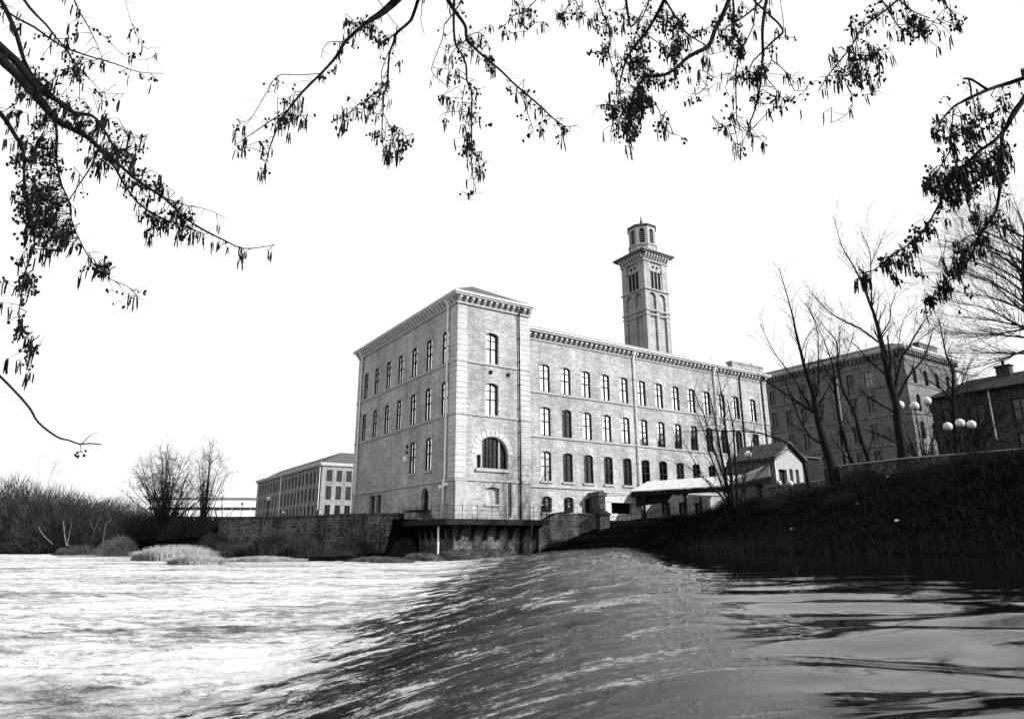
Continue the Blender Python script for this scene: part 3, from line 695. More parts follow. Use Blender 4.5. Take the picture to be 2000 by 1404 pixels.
# mesh gate at the right end
gt = empty('mesh_gate', loc(7.75, -0.9, 1.5), ROTZ, 'small black barred gate at the right end of the terrace', 'gate')
b = MB(); b.beam((0, -.5, 0), (0, -.5, 1.25), .06, .06); b.beam((0, .5, 0), (0, .5, 1.25), .06, .06); b.beam((0, -.5, 1.25), (0, .5, 1.25), .06, .06); b.beam((.0, -.5, 0.05), (.0, .5, 0.05), .05, .05)
b.beam((0, -.5, 0), (0.0 - .5, -.5, 0), .04, .04)
b.build('gate_frame', M['black'], gt)
b = MB()
for k in range(9): b.tube([(0, -.45 + .11 * k, .05), (0, -.45 + .11 * k, 1.25)], .014, 5)
b.build('bars', M['black'], gt)

# ---------------------------------------------------------------- CHIMNEY TOWER
cbp = at(1266.6, 679, 95); cbp.z = 0
ch = empty('chimney_tower', cbp, ROTZ, 'tall square stone campanile chimney with octagonal louvred lantern and spike', 'chimney')
CWd = 4.9
def cz_(y): return at(1256, y, 95).z
zc = {k: cz_(y) for k, y in dict(s0=611, s1=604, sill=563, str=507, cor=496, top=487).items()}
w = MB(); a0 = 0.0
zA = 0.0
def cface(P):
    ops = []
    for a in (0.75, 2.75): ops.append((a, a + 1.4, 12, zc['s1'] + 3.0, 0.7))
    ops.append((1.15, 3.75, zc['sill'] + .15, zc['sill'] + 5.0, 1.3))
    facade(w, P, 0, CWd, 0, zc['str'] + 0.2, ops, 0.3)
    for o in ops[:2]: w.quad(P(o[0], o[2], .3), P(o[1], o[2], .3), P(o[1], o[3], .3), P(o[0], o[3], .3))
cface(lambda s, z, d: (s, d, z)); cface(lambda s, z, d: (d, s, z))
w.quad((CWd, 0, 0), (CWd, CWd, 0), (CWd, CWd, zc['str'] + .2), (CWd, 0, zc['str'] + .2)); w.quad((0, CWd, 0), (CWd, CWd, 0), (CWd, CWd, zc['str'] + .2), (0, CWd, zc['str'] + .2))
w.build('shaft', M['stone'], ch)
t = MB()
for z, pr in ((zc['s0'] - .1, .1), (zc['s1'], .16), (zc['sill'], .2), (zc['str'], .16)):
    t = MB()
    t.box(-pr, -pr, z, CWd + pr, -0.003, z + .22); t.box(-pr, -.003, z, -.003, CWd + pr, z + .22); t.build('string_course', M['trim'], ch)
t = MB()
# belfry tracery: three lancets + two roundels
def tracery(Q):
    z0 = zc['sill'] + .2; z1 = zc['sill'] + 2.9
    for a, b in ((1.15, 1.4), (2.02, 2.14), (2.76, 2.88), (3.5, 3.75)):
        t.extrude([Q(a, z0, .1), Q(b, z0, .1), Q(b, z1, .1), Q(a, z1, .1)], Vector(Q(0, 0, .15)) - Vector(Q(0, 0, 0)))
    # solid head with holes approximated by strips
    for k in range(3):
        a = (1.4, 2.14, 2.88)[k]; b = (2.02, 2.76, 3.5)[k]
        for p, r_ in zip(arch_pts(a, b, z1, .31, 8)[:-1], arch_pts(a, b, z1, .31, 8)[1:]):
            t.extrude([Q(p[0], p[1], .12), Q(r_[0], r_[1], .12), Q(r_[0], z1 + .55, .12), Q(p[0], z1 + .55, .12)], Vector(Q(0, 0, .1)) - Vector(Q(0, 0, 0)))
    t.extrude([Q(x, z, .12) for x, z in ((1.15, z1 + .55), (3.75, z1 + .55), (3.72, z1 + .9), (3.4, z1 + 1.5), (2.9, z1 + 1.93), (2.45, z1 + 2.0), (2.0, z1 + 1.93), (1.5, z1 + 1.5), (1.18, z1 + .9))], Vector(Q(0, 0, .1)) - Vector(Q(0, 0, 0)))
tracery(lambda s, z, d: (s, d, z)); t.build('belfry_tracery', M['trim'], ch); t = MB(); tracery(lambda s, z, d: (d, s, z)); t.build('belfry_tracery', M['trim'], ch)
t = MB()
for Q in (lambda s, z, d: (s, d, z), lambda s, z, d: (d, s, z)):
    z1 = zc['sill'] + 2.9
    for x in (2.05, 2.85):
        c0 = Vector(Q(x, z1 + 1.0, .06)); c1 = Vector(Q(x, z1 + 1.0, .118)); t.tube([c0, c1], .24, 12)
t.build('roundels', M['black'], ch)
t = MB(); t.box(.31, .31, 1, CWd - .1, CWd - .1, zc['str']); t.build('interior', M['black'], ch)
t = MB()
zcb = zc['str'] + .25; hh = zc['cor'] - zcb
for k in range(9):
    s = 0.1 + k * .58
    for Q in (lambda s_, z, d: (s_, -d, z), lambda s_, z, d: (-d, s_, z)):
        t.extrude([Q(s - .11, zcb, .003), Q(s - .11, zcb, .2), Q(s - .11, zcb + .55, .62), Q(s - .11, zcb + .85, .62), Q(s - .11, zcb + .85, .003)], Vector(Q(.22, 0, 0)))
t.build('corbels', M['corbel'], ch)
t = MB(); zz = zcb + .86
t.box(0.003, .003, zc['str'] + .2, CWd, CWd, zz); t.box(-.75, -.75, zz, CWd + .75, CWd + .75, zz + .2); t.box(-.92, -.92, zz + .2, CWd + .92, CWd + .92, zz + .42)
o_ = CWd / 2; zr = zz + .42
t.add([(-.9, -.9, zr), (CWd + .9, -.9, zr), (CWd + .9, CWd + .9, zr), (-.9, CWd + .9, zr), (.55, .55, zr + .95), (CWd - .55, .55, zr + .95), (CWd - .55, CWd - .55, zr + .95), (.55, CWd - .55, zr + .95)], [(0, 1, 5, 4), (1, 2, 6, 5), (2, 3, 7, 6), (3, 0, 4, 7), (4, 5, 6, 7)])
t.build('cornice', M['oldstone'], ch)
# octagonal lantern
lz0 = zr + .5; R8 = 2.22; lt = empty('lantern', (0, 0, 0)); lt.parent = ch
zl = [lz0, at(1250, 481, 97).z, at(1250, 444, 97).z]
L = MB(); ap = R8 * math.cos(math.pi / 8); hw = R8 * math.sin(math.pi / 8)
lou = MB(); dkm = MB()
for k in range(8):
    th = math.pi / 4 * k; nrm = Vector((math.cos(th), math.sin(th), 0)); tg = Vector((-math.sin(th), math.cos(th), 0))
    P = lambda s, z, d, nrm=nrm, tg=tg: Vector((o_, o_, 0)) + nrm * (ap - d) + tg * s + Vector((0, 0, z))
    facade(L, P, -hw, hw, zl[0], zl[2], [(-.42, .42, zl[1] + .35, zl[2] - .42, .42)], .3)
    for j in range(6):
        z = zl[1] + .42 + j * .36
        if z < zl[2] - .6: lou.add([P(-.4, z, .28), P(.4, z, .28), P(.4, z + .03, .1), P(-.4, z + .03, .1), P(-.4, z + .05, .28), P(.4, z + .05, .28), P(.4, z + .08, .1), P(-.4, z + .08, .1)], [(0, 1, 2, 3), (7, 6, 5, 4), (2, 6, 7, 3), (0, 4, 5, 1)])
L.lathe([(R8 + .0, zl[1]), (R8 + .14, zl[1] + .02), (R8 + .14, zl[1] + .2), (R8, zl[1] + .22)], 8, (o_, o_, 0), ph0=math.pi / 8)
Lo = L.build('lantern_wall', M['trim'], ch); COL.objects.unlink(lt); bpy.data.objects.remove(lt)
lou.build('louvres', M['trim'], Lo)
dkm.lathe([(1.75, zl[0]), (1.75, zl[2] - .1)], 8, (o_, o_, 0), ph0=math.pi / 8); dkm.build('lantern_core', M['black'], Lo)
t = MB(); t.lathe([(R8 - .1, zl[2]), (R8 + .18, zl[2] + .02), (R8 + .18, zl[2] + .25), (R8, zl[2] + .3), (.4, zl[2] + .8)], 8, (o_, o_, 0), ph0=math.pi / 8); t.build('lantern_roof', M['darkslate'], ch)
sp1 = at(1246, 416, 97.5).z
t = MB(); t.lathe([(.46, zl[2] + .5), (.36, zl[2] + 1.1), (.14, sp1 - .8), (.02, sp1)], 6, (o_, o_, 0)); t.build('spike', M['oldstone'], ch)

# ---------------------------------------------------------------- OLD MILL on the right (tall, beyond the road)
def simple_building(root, fx, fy, z0, z1, opsR, opsL, wm, depth=0.25):
    w = MB(); facade(w, lambda s, z, d: (s, d, z), 0, fx, z0, z1, opsR, depth); facade(w, lambda s, z, d: (d, s, z), 0, fy, z0, z1, opsL, depth)
    w.quad((fx, 0, z0), (fx, fy, z0), (fx, fy, z1), (fx, 0, z1)); w.quad((0, fy, z0), (fx, fy, z0), (fx, fy, z1), (0, fy, z1))
    w.build('wall', wm, root)
    i = MB(); i.box(.4, .4, z0 + .1, fx - .2, fy - .2, z1 - .1); i.build('interior', M['black'], root)
b2 = at(1763, 690, 110); b2.z = 0
om = empty('old_mill', b2, ROTZ, 'tall dark stone mill behind the bare trees, with white-edged cornice', 'mill')
L2 = []
vs2 = [5.7 + 3.22 * i for i in range(8)]
for v in vs2:
    for zt2 in (28.45, 24.1, 19.2, 14.6): L2.append((v, v + 1.4, zt2 - 3.0 if zt2 < 28 else zt2 - 2.75, zt2, 0.0))
R2 = []
for u in (2.15, 5.95, 9.85, 13.7):
    for zt2 in (28.2, 23.6, 19.0): R2.append((u, u + 1.3, zt2 - 2.9, zt2, .45))
simple_building(om, 18.3, 34, 0, 30.6, R2, L2, M['oldstone'])
t = MB()
for z in (29.3, 25.2, 20.2, 15.2): t.box(-.12, -.12, z, 18.3, -.003, z + .22); t.box(-.12, -.003, z, -.003, 34, z + .22)
for o in L2: t.box(-.09, o[0] - .15, o[2] - .22, -.004, o[1] + .15, o[2] - .005)
for v in (2.6, 13.9 - 1.0, ): t.box(-.1, v, 5, -.006, v + .5, 29.3)
t.build('string_courses', M['oldstone'], om)
t = MB(); t.box(-.6, -.6, 31.1, 18.9, 34, 31.35); t.box(-.8, -.8, 31.35, 19.1, 34, 31.7); t.build('cornice', M['cornice'], om)
t = MB()
u = 0
while u < 18.4: t.box(u, -.5, 30.3, u + .3, -.003, 31.09); u += .75
v = .5
while v < 33: t.box(-.5, v, 30.3, -.003, v + .3, 31.09); v += .75
t.build('corbels', M['oldstone'], om)
t = MB(); t.box(-.1, -.1, 30.6, 18.4, 34, 31.098)
t.box(5, -.5, 31.7, 11.2, .4, 32.7); t.box(4.8, -.6, 32.7, 11.4, .5, 32.95); t.box(16, -.5, 31.7, 18.6, .4, 32.3); t.box(-.5, 11, 31.7, .4, 17, 32.3); t.build('parapet', M['oldstone'], om)
t = MB(); t.add([(-.7, -.7, 31.71), (19, -.7, 31.71), (19, 34, 31.71), (-.7, 34, 31.71), (6, 5, 34.2), (13, 5, 34.2), (13, 34, 34.2), (6, 34, 34.2)], [(0, 1, 5, 4), (1, 2, 6, 5), (3, 0, 4, 7), (4, 5, 6, 7), (2, 3, 7, 6)]); t.build('roof', M['darkslate'], om)
wp2 = window_proto(1.4, 3.0, 0.0, (2, [(0.5, .06)]), M['dglass'], ax='y', mull=.05); 
sp = [(o[0], o[2]) for o in L2]
w2 = place_windows(wp2, om, sp, lambda s, z: (0.0, s, z))
for i, o in enumerate(w2):
    if i % 4 == 0 and i // 4 in (7, 5, 0): swap_pane(o, M['trim'], 'window with pale blind')
wr2 = window_proto(1.3, 2.9, 0.45, (2, [(0.5, .08)]), M['dglass']); place_windows(wr2, om, [(o[0], o[2]) for o in R2], lambda s, z: (s, 0.0, z))
def om_pipe(v):
    t = MB(); t.tube([(-.2, v, 30.3), (-.2, v, 6)], .09, 6); t.build('rain_pipe', M['paint'], om)
om_pipe(12.0); om_pipe(28.6)

# ---------------------------------------------------------------- dark building at the far right
b4 = at(1975, 880, 62); b4.z = 0; b4 = b4 - V * 14
db = empty('stone_warehouse', b4, ROTZ, 'low dark stone building with slate roof and chimney stack at the right edge', 'building')
L4 = [(v, v + 1.3, z, z + 1.9, 0) for v in (1.5, 5, 8.5, 12, 15.6, 18) for z in (10.6, 7.4)]
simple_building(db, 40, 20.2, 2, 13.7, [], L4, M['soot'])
wp4 = window_proto(1.3, 1.9, 0.0, (2, [(0.5, .08)]), M['dglass'], ax='y'); place_windows(wp4, db, [(o[0], o[2]) for o in L4], lambda s, z: (0.0, s, z))
t = MB(); t.add([(-.4, -.5, 13.7), (-.4, 20.6, 13.7), (4, 18.0, 15.7), (4, 3, 15.7), (40, -.5, 13.7), (40, 20.6, 13.7), (38, 3, 15.7), (38, 18, 15.7)], [(0, 3, 2, 1), (0, 4, 6, 3), (1, 2, 7, 5), (3, 6, 7, 2), (4, 5, 7, 6), (0, 1, 5, 4)])
ro = t.build('roof', M['blackslate'], db)
t = MB(); t.box(3.2, 14.0, 15.2, 4.0, 15.2, 16.3); t.box(3.1, 13.9, 16.3, 4.1, 15.3, 16.45); t.tube([(3.6, 14.6, 16.45), (3.6, 14.6, 17.0)], .14, 8); t.build('chimney_stack', M['soot'], ro)
t = MB(); t.box(-.55, -.5, 13.55, -.41, 20.6, 13.69); t.build('gutter', M['board'], db)
t = MB(); t.tube([(-.15, 14.9, 13.6), (-.15, 14.9, 9)], .06, 6); t.build('rain_pipe', M['paint'], db)

# ---------------------------------------------------------------- far mill on the left
b3 = at(623, 1006, 150); b3.z = 0
fm = empty('far_mill', b3, ROTZ, 'long stone mill with slate hipped roof and many small windows beyond the river wall', 'mill')
L3 = [(1.4 + 2.85 * i, 2.7 + 2.85 * i, zb, zb + h, 0) for i in range(19) for zb, h in ((12.7, 2.6), (8.75, 2.85), (5.0, 2.8))]
R3 = [(1.08 + 2.24 * i, 2.33 + 2.24 * i, zb, zb + h, 0) for i in range(4) for zb, h in ((12.9, 2.45), (8.95, 2.9), (5.0, 2.8))]
simple_building(fm, 16, 57.0, 0, 16.3, R3, L3, M['farstone'])
wp3 = window_proto(1.3, 2.8, 0.0, (2, [(0.5, .08)]), M['dglass'], ax='y', fr=.06); place_windows(wp3, fm, [(o[0], o[2]) for o in L3], lambda s, z: (0.0, s, z))
wr3 = window_proto(1.25, 2.8, 0.0, (2, [(0.5, .06)]), M['dglass']); place_windows(wr3, fm, [(o[0], o[2]) for o in R3], lambda s, z: (s, 0.0, z))
t = MB(); t.box(-.4, -.4, 16.3, 16.4, 57.4, 16.6); t.box(-.5, -.5, 16.6, -.405, 57.5, 17.1); t.box(-.41, -.5, 16.61, 16.5, -.405, 16.9); t.build('gutter', M['cornice'], fm)
t = MB(); t.add([(-.4, -.4, 16.6), (16.4, -.4, 16.6), (16.4, 57.4, 16.6), (-.4, 57.4, 16.6), (5, 3, 19.7), (12, 3, 19.7), (12, 53.5, 19.7), (5, 53.5, 19.7)], [(0, 1, 5, 4), (1, 2, 6, 5), (2, 3, 7, 6), (3, 0, 4, 7), (4, 5, 6, 7)]); t.build('roof', M['slate'], fm)
for v in (31.5, .5): 
    t = MB(); t.tube([(-.25, v, 16.3), (-.25, v, 1)], .14, 6); t.build('rain_pipe', M['paint'], fm)

# modern white-banded building behind the left trees
b5 = at(500, 1008, 230); b5.z = 0
mb_ = empty('office_building', b5, 0.12, 'low modern building with white bands and dark window strips, left of the far mill', 'building')
t = MB(); t.box(-34, 0, 0, 0, 20, 13.6); t.build('wall', M['board'], mb_)
t = MB(); t.box(-34.4, -.3, 11.2, .3, -.003, 13.7); t.build('white_band', M['paint'], mb_)
t = MB(); t.box(-34.4, -.3, 8.2, .3, -.003, 10.2); t.build('white_band', M['paint'], mb_)
t = MB(); t.box(-34, -.1, 10.25, 0, -.004, 11.15); t.build('window_strip', M['dglass'], mb_)
t = MB()
for k in range(12): t.box(-34 + 2.9 * k, -.2, 7, -33.8 + 2.9 * k, -.004, 11.19)
t.build('mullions', M['trim'], mb_)
t = MB(); t.add([(-35, -.6, 13.7), (.6, -.6, 13.7), (.6, 20, 13.7), (-35, 20, 13.7), (-33, 4, 14.6), (-2, 4, 14.6)], [(0, 1, 5, 4), (1, 2, 5), (2, 3, 4, 5), (3, 0, 4)]); t.build('roof', M['oldstone'], mb_)

# ---------------------------------------------------------------- lodge with white gable, dark shed
bl = at(1517, 945, 58); zl0 = 3.6; bl.z = 0
lg = empty('gabled_lodge', bl, ROTZ, 'small stone lodge with a sunlit white gable end and dark slate roof', 'lodge')
def lgu(px, py): return RF(px, py, 0, bl)
uw = lgu(1570, 935)[0]; ze = lgu(1519, 893)[1]; zap = lgu(1540, 880)[1] + .5
wv = abs(LF(1418, 900, 0, bl)[0])
t = MB(); facade(t, lambda s, z, d: (s, d, z), 0, uw, zl0, ze, [(uw * .12, uw * .4, ze - 2.3, ze - 1.0, 0), (uw * .5, uw * .62, zl0 + 1, ze - .9, 0), (uw * .72, uw * .84, zl0 + 1, ze - .9, 0)], .3)
t.extrude([(0, 0, ze), (uw, 0, ze), (uw * .5, 0, zap)], (0, .25, 0)); t2_ = MB(); t2_.quad((0, 0, zl0 - 2), (0, wv, zl0 - 2), (0, wv, ze), (0, 0, ze)); t2_.quad((0, wv, zl0 - 2), (uw, wv, zl0 - 2), (uw, wv, ze), (0, wv, ze)); t2_.build('side_wall', M['oldstone'], lg); t.quad((uw, 0, zl0), (uw, wv, zl0), (uw, wv, ze), (uw, 0, ze))  # side wall takes a darker stone, its shade put into the colour
t.build('wall', M['trim'], lg)
t = MB(); t.box(.31, .31, zl0 + .1, uw - .1, wv, ze - .1); t.build('opening', M['black'], lg)
t = MB()
t.extrude([(-.35, -.35, ze - .25), (uw * .5, -.35, zap + .12), (uw * .5, -.35, zap + .3), (-.45, -.35, ze - .05)], (0, wv, 0)); t.extrude([(uw + .35, -.35, ze - .25), (uw * .5, -.35, zap + .12), (uw * .5, -.35, zap + .3), (uw + .45, -.35, ze - .05)], (0, wv, 0)); t.build('roof', M['darkslate'], lg)
t = MB(); t.tube([(-.1, -.1, ze - .2), (-.05, -.1, zl0)], .05, 6); t.build('rain_pipe', M['paint'], lg)
bs_ = bl + U * (uw + .02)
sh = empty('dark_shed', bs_, ROTZ, 'flat-roofed dark shed against the right side of the lodge', 'shed')
us = RF(1612, 940, 0, bs_)[0]; zs_ = RF(1590, 894, 0, bs_)[1]
t = MB(); t.box(0.0, 0.4, 3.0, us, 5, zs_); t.build('wall', M['board'], sh)
t = MB(); t.box(.05, .2, zs_, us + .15, 5.1, zs_ + .12); t.build('roof', M['slate'], sh)
t = MB(); t.box(us * .35, .35, 3.6, us * .7, .397, zs_ - 1.2); t.build('door', M['black'], sh)
# ---------------------------------------------------------------- shelter with corrugated roof
ZS = 4.15
f1 = atz(1232.6, 961, ZS); f2 = atz(1419, 950, ZS); f3 = atz(1505, 930.5, ZS)
n1 = Vector((-(f2 - f1).y, (f2 - f1).x, 0)).normalized(); n1 = n1 if n1.y > 0 else -n1
n2_ = Vector((-(f3 - f2).y, (f3 - f2).x, 0)).normalized(); n2_ = n2_ if n2_.y > 0 else -n2_
nm = n1.copy(); nR = Vector((f3.x, f3.y, 0)).normalized(); nL = Vector((.62, .78, 0)).normalized(); n1 = nL; n2_ = nR
shl = empty('open_shelter', Vector((f2.x, f2.y, 2.3)), 0, 'long open shelter with pale corrugated roof on dark posts in front of the mill', 'shelter')
org = Vector((f2.x, f2.y, 2.3))
t = MB(); vs = []; k = 0; 
def shel_pts():
    out = []
    for a, b, na, nb in ((f1, f2, nL, nm), (f2, f3, nm, nR)):
        L_ = (b - a).length; m_ = int(L_ / .04)
        for i in range(m_ + (b is f3)): out.append((a.lerp(b, i / m_), na.lerp(nb, i / m_).normalized()))
    return out
sp_ = shel_pts(); D_ = 3.4; rise_ = 1.15
for i, (p, nn) in enumerate(sp_):
    c = 0.05 * math.cos(i * .04 / .19 * 2 * math.pi)
    a = p - nn * .15; b = p + nn * D_
    vs += [(a.x, a.y, ZS + .05 + c), (b.x, b.y, ZS + rise_ + c), (a.x, a.y, ZS + .03 + c), (b.x, b.y, ZS + rise_ - .02 + c)]
m_ = len(sp_); fs = []
for i in range(m_ - 1):
    q0 = 4 * i; fs += [(q0, q0 + 4, q0 + 5, q0 + 1), (q0 + 2, q0 + 3, q0 + 7, q0 + 6), (q0, q0 + 2, q0 + 6, q0 + 4)]
t.add([Vector(v_) - org for v_ in vs], fs); t.build('corrugated_roof', M['tin'], shl)
t = MB()
for a, b in ((f1, f2), (f2, f3)): t.beam(a - org + Vector((0, 0, -.2)), b - org + Vector((0, 0, -.2)), .08, .38)
for a, nn in ((f1, n1), (f3, n2_)):
    e_ = a + nn * D_; e_.z = ZS + rise_ - .15; s_ = a.copy(); s_.z = ZS - .15; t.beam(s_ - org, e_ - org, .08, .3)
bk1, bk2, bk3 = f1 + n1 * D_, f2 + nm * D_, f3 + n2_ * D_
for a, b in ((bk1, bk2), (bk2, bk3)): t.beam(a - org + Vector((0, 0, rise_ - .2)), b - org + Vector((0, 0, rise_ - .2)), .08, .25)
for i in range(0, len(sp_), 18):
    p, nn = sp_[i]; e_ = p + nn * D_; t.beam(p - org + Vector((0, 0, -.1)), e_ - org + Vector((0, 0, rise_ - .12)), .06, .12)
t.build('roof_frame', M['black'], shl)
def post(px, Y_, base):
    p = at(px, 960, Y_)
    # project onto the front line
    best = min(sp_, key=lambda q: abs((q[0].x / q[0].y) - (p.x / p.y)))[0]
    t = MB(); zz0 = gz(best.x, best.y) - .2
    t.beam(Vector((best.x, best.y, zz0)) - org, Vector((best.x, best.y, ZS - .28)) - org, .2, .2)
    dr = (f2 - f1).normalized()
    for sgn in (-1, 1): t.beam(Vector((best.x, best.y, ZS - .75)) - org, Vector((best.x, best.y, ZS - .3)) - org + dr * (.3 * sgn), .1, .12)
    t.build('post', M['black'], shl)
for px in (1257, 1337, 1425, 1484): post(px, 50, 0)
# boarded back and side panel at the left end
t = MB(); a = f1 + (f2 - f1).normalized() * .3; b = f1 + (f2 - f1) * .42
pa = a + n1 * .5; pb = b + n1 * .5
t.extrude([Vector((pa.x, pa.y, ZS - .05)) - org, Vector((pb.x, pb.y, ZS - .05)) - org, Vector((pb.x, pb.y, ZS - .1)) - org - (f2 - f1).normalized() * .0 + Vector((0, 0, -.3)), Vector((pb.x, pb.y, ZS - .95)) - org - (f2 - f1).normalized() * .5, Vector((pa.x, pa.y, ZS - 1.25)) - org - (f2 - f1).normalized() * .15], n1 * .08)
t.build('side_boarding', M['board'], shl)

# ---------------------------------------------------------------- railings on the bank, gate pier, low walls
def fence(pts, h, pitch, label, big=8):
    root = Vector((pts[0][0], pts[0][1], gz(*pts[0][:2])))
    fe = empty('picket_fence', root, 0, label, 'fence', )
    pk = MB(); rl = MB(); tot = 0; prev = None; k = 0
    for a, b in zip(pts[:-1], pts[1:]):
        a = Vector((a[0], a[1], 0)); b = Vector((b[0], b[1], 0)); L_ = (b - a).length; m_ = max(1, int(L_ / pitch))
        for i in range(m_):
            p = a.lerp(b, i / m_); p.z = gz(p.x, p.y); hh_ = h * (1 + rng.uniform(-.05, .05)) * (1.25 if k % big == 0 else 1)
            wd = .035 if k % big else .075; tl = Vector((rng.uniform(-.03, .03), 0, hh_))
            if k % big == 0: tb = MB(); tb.beam(p - root - Vector((0, 0, .3)), p - root + tl, wd * 2, wd * 2); tb.build('fence_post', M['black'], fe)
            else: pk.beam(p - root - Vector((0, 0, .1)), p - root + tl, wd, wd)
            if prev is not None:
                for f_ in (.3, .85): rl.beam(prev - root + Vector((0, 0, h * f_)), p - root + Vector((0, 0, h * f_)), .03, .04)
            prev = p; k += 1
    pk.build('pickets', M['black'], fe); rl.build('rails', M['black'], fe)
P_ = lambda px, Y_: ((px - 1000) / F * Y_ / 1.0 * .966, Y_)
fence([P_(1122, 57.4), P_(1162, 57.4)], .95, .4, 'short run of dark railing beside the stone steps at the mill foot', 3)
fence([P_(1190, 56.5), P_(1252, 55.5)], 1.0, .34, 'dark paling fence between the pointed pier and the shelter', 7)
fence([P_(1256, 55), P_(1300, 54), P_(1350, 53), P_(1395, 52)], .95, .36, 'dark paling fence running in front of the shelter', 6)
gp = at(1176, 1006, 56.5); gzp = gz(gp.x, gp.y)
pr = empty('gate_pier', Vector((gp.x, gp.y, gzp)), ROTZ * .6, 'squat dark stone pier with a pointed cap by the river bank', 'pier')
zt1 = at(1176, 1006, 56.5).z - gzp; zt2 = at(1176, 992, 56.5).z - gzp
t = MB(); t.box(-.42, -.42, -1.5, .42, .42, zt1); t.build('shaft', M['soot'], pr)
t = MB(); t.add([(-.55, -.55, zt1), (.55, -.55, zt1), (.55, .55, zt1), (-.55, .55, zt1), (-.55, -.55, zt1 + .08), (.55, -.55, zt1 + .08), (.55, .55, zt1 + .08), (-.55, .55, zt1 + .08), (0, 0, zt2)], [(3, 2, 1, 0), (0, 1, 5, 4), (1, 2, 6, 5), (2, 3, 7, 6), (3, 0, 4, 7), (4, 5, 8), (5, 6, 8), (6, 7, 8), (7, 4, 8)]); t.build('cap', M['board'], pr)
def wall_line(name, pts, z0s, z1s, th, mat, label, cat='wall', cope=None, copem=None, kind=None):
    o = Vector((pts[0][0], pts[0][1], 0)); t = MB(); c = MB()
    for i in range(len(pts) - 1):
        a = Vector((pts[i][0], pts[i][1], 0)); b = Vector((pts[i + 1][0], pts[i + 1][1], 0)); d = (b - a).normalized(); nn = Vector((-d.y, d.x, 0)) * th / 2
        def cor(zA, zB, k=1.0): return [a - nn * k + Vector((0, 0, zA)) - o, b - nn * k + Vector((0, 0, zB)) - o, b + nn * k + Vector((0, 0, zB)) - o, a + nn * k + Vector((0, 0, zA)) - o]
        t.hexa(cor(z0s[i], z0s[i + 1]), cor(z1s[i], z1s[i + 1]))
        if cope: c.hexa(cor(z1s[i] + .002, z1s[i + 1] + .002, 1.25), cor(z1s[i] + cope, z1s[i + 1] + cope, 1.25))
    e_ = empty(name, o, 0, label, cat); t.build('masonry', mat, e_)
    if cope: c.build('coping', copem or M['trim'], e_)
    return e_
# river wall left of the tower
rp = list(RPW); p_ = loc(-1.3, 6.6, 0); rp.append(Vector((p_.x, p_.y, rp[-1].z)))
wall_line('river_wall', [(p.x, p.y) for p in rp], [-1.8] * 6, [p.z for p in rp], 1.0, M['darkwall'], 'long dark rubble river wall running left from the tower terrace', cope=.12, copem=M['darkslate'])
# retaining wall and steps right of the terrace
rw = [at(1050, 1021, 56.2), at(1062, 1017, 56.3), at(1085, 1006, 56.6), at(1130, 1003, 57), at(1165, 1008, 57)]
wall_line('retaining_wall', [(p.x, p.y) for p in rw], [-.9] * 5, [p.z for p in rw], .7, stone('rubble', .015, .15, bw_=.5, bh=.22, mortar=.02, stain=.5), 'broken rubble retaining wall with plants, right of the terrace', cope=.06, copem=M['oldstone'])
hr = empty('stair_parapet', at(1060, 1018, 56.2), 0, 'dark sloping parapet of the steps beside the barred gate', 'parapet')
o_ = at(1060, 1018, 56.2); t = MB(); t.beam((0, 0, 0), at(1078, 1006, 56.4) - o_, .4, .3); t.beam(at(1078, 1006, 56.4) - o_, at(1112, 1001, 56.8) - o_, .4, .3); t.build('coping', M['black'], hr)
t = MB(); t.beam(at(1062, 1022, 56.3) - o_, at(1112, 1007, 56.9) - o_, .3, .5); t.build('masonry', M['darkwall'], hr)
# wall along the top of the right bank
tw_ = [at(1612, 915, 47.5), at(1640, 911, 46.5), at(1775, 895.5, 43), at(1890, 887, 40.5), at(1975, 879.5, 39), at(2100, 870, 37)]
wall_line('boundary_wall', [(p.x, p.y) for p in tw_], [2.0] * 6, [p.z for p in tw_], .35, M['darkwall'], 'low dark boundary wall with a thin pale coping along the top of the right bank', cope=.07, copem=M['trim'])
kw = [at(1431, 985, 48.3), at(1500, 981, 47.3), at(1575, 977, 46.3)]
wall_line('path_kerb_wall', [(p.x, p.y) for p in kw], [1.0] * 3, [p.z for p in kw], .3, M['darkwall'], 'low path edging with worn white top below the shelter', cope=.06, copem=M['paint'])
kw = [at(1500, 952, 54), at(1560, 946, 53), at(1614, 938, 52)]
wall_line('lodge_garden_wall', [(p.x, p.y) for p in kw], [2.5] * 3, [p.z for p in kw], .4, M['oldstone'], 'pale-topped garden wall in front of the lodge', cope=.1, copem=M['trim'])

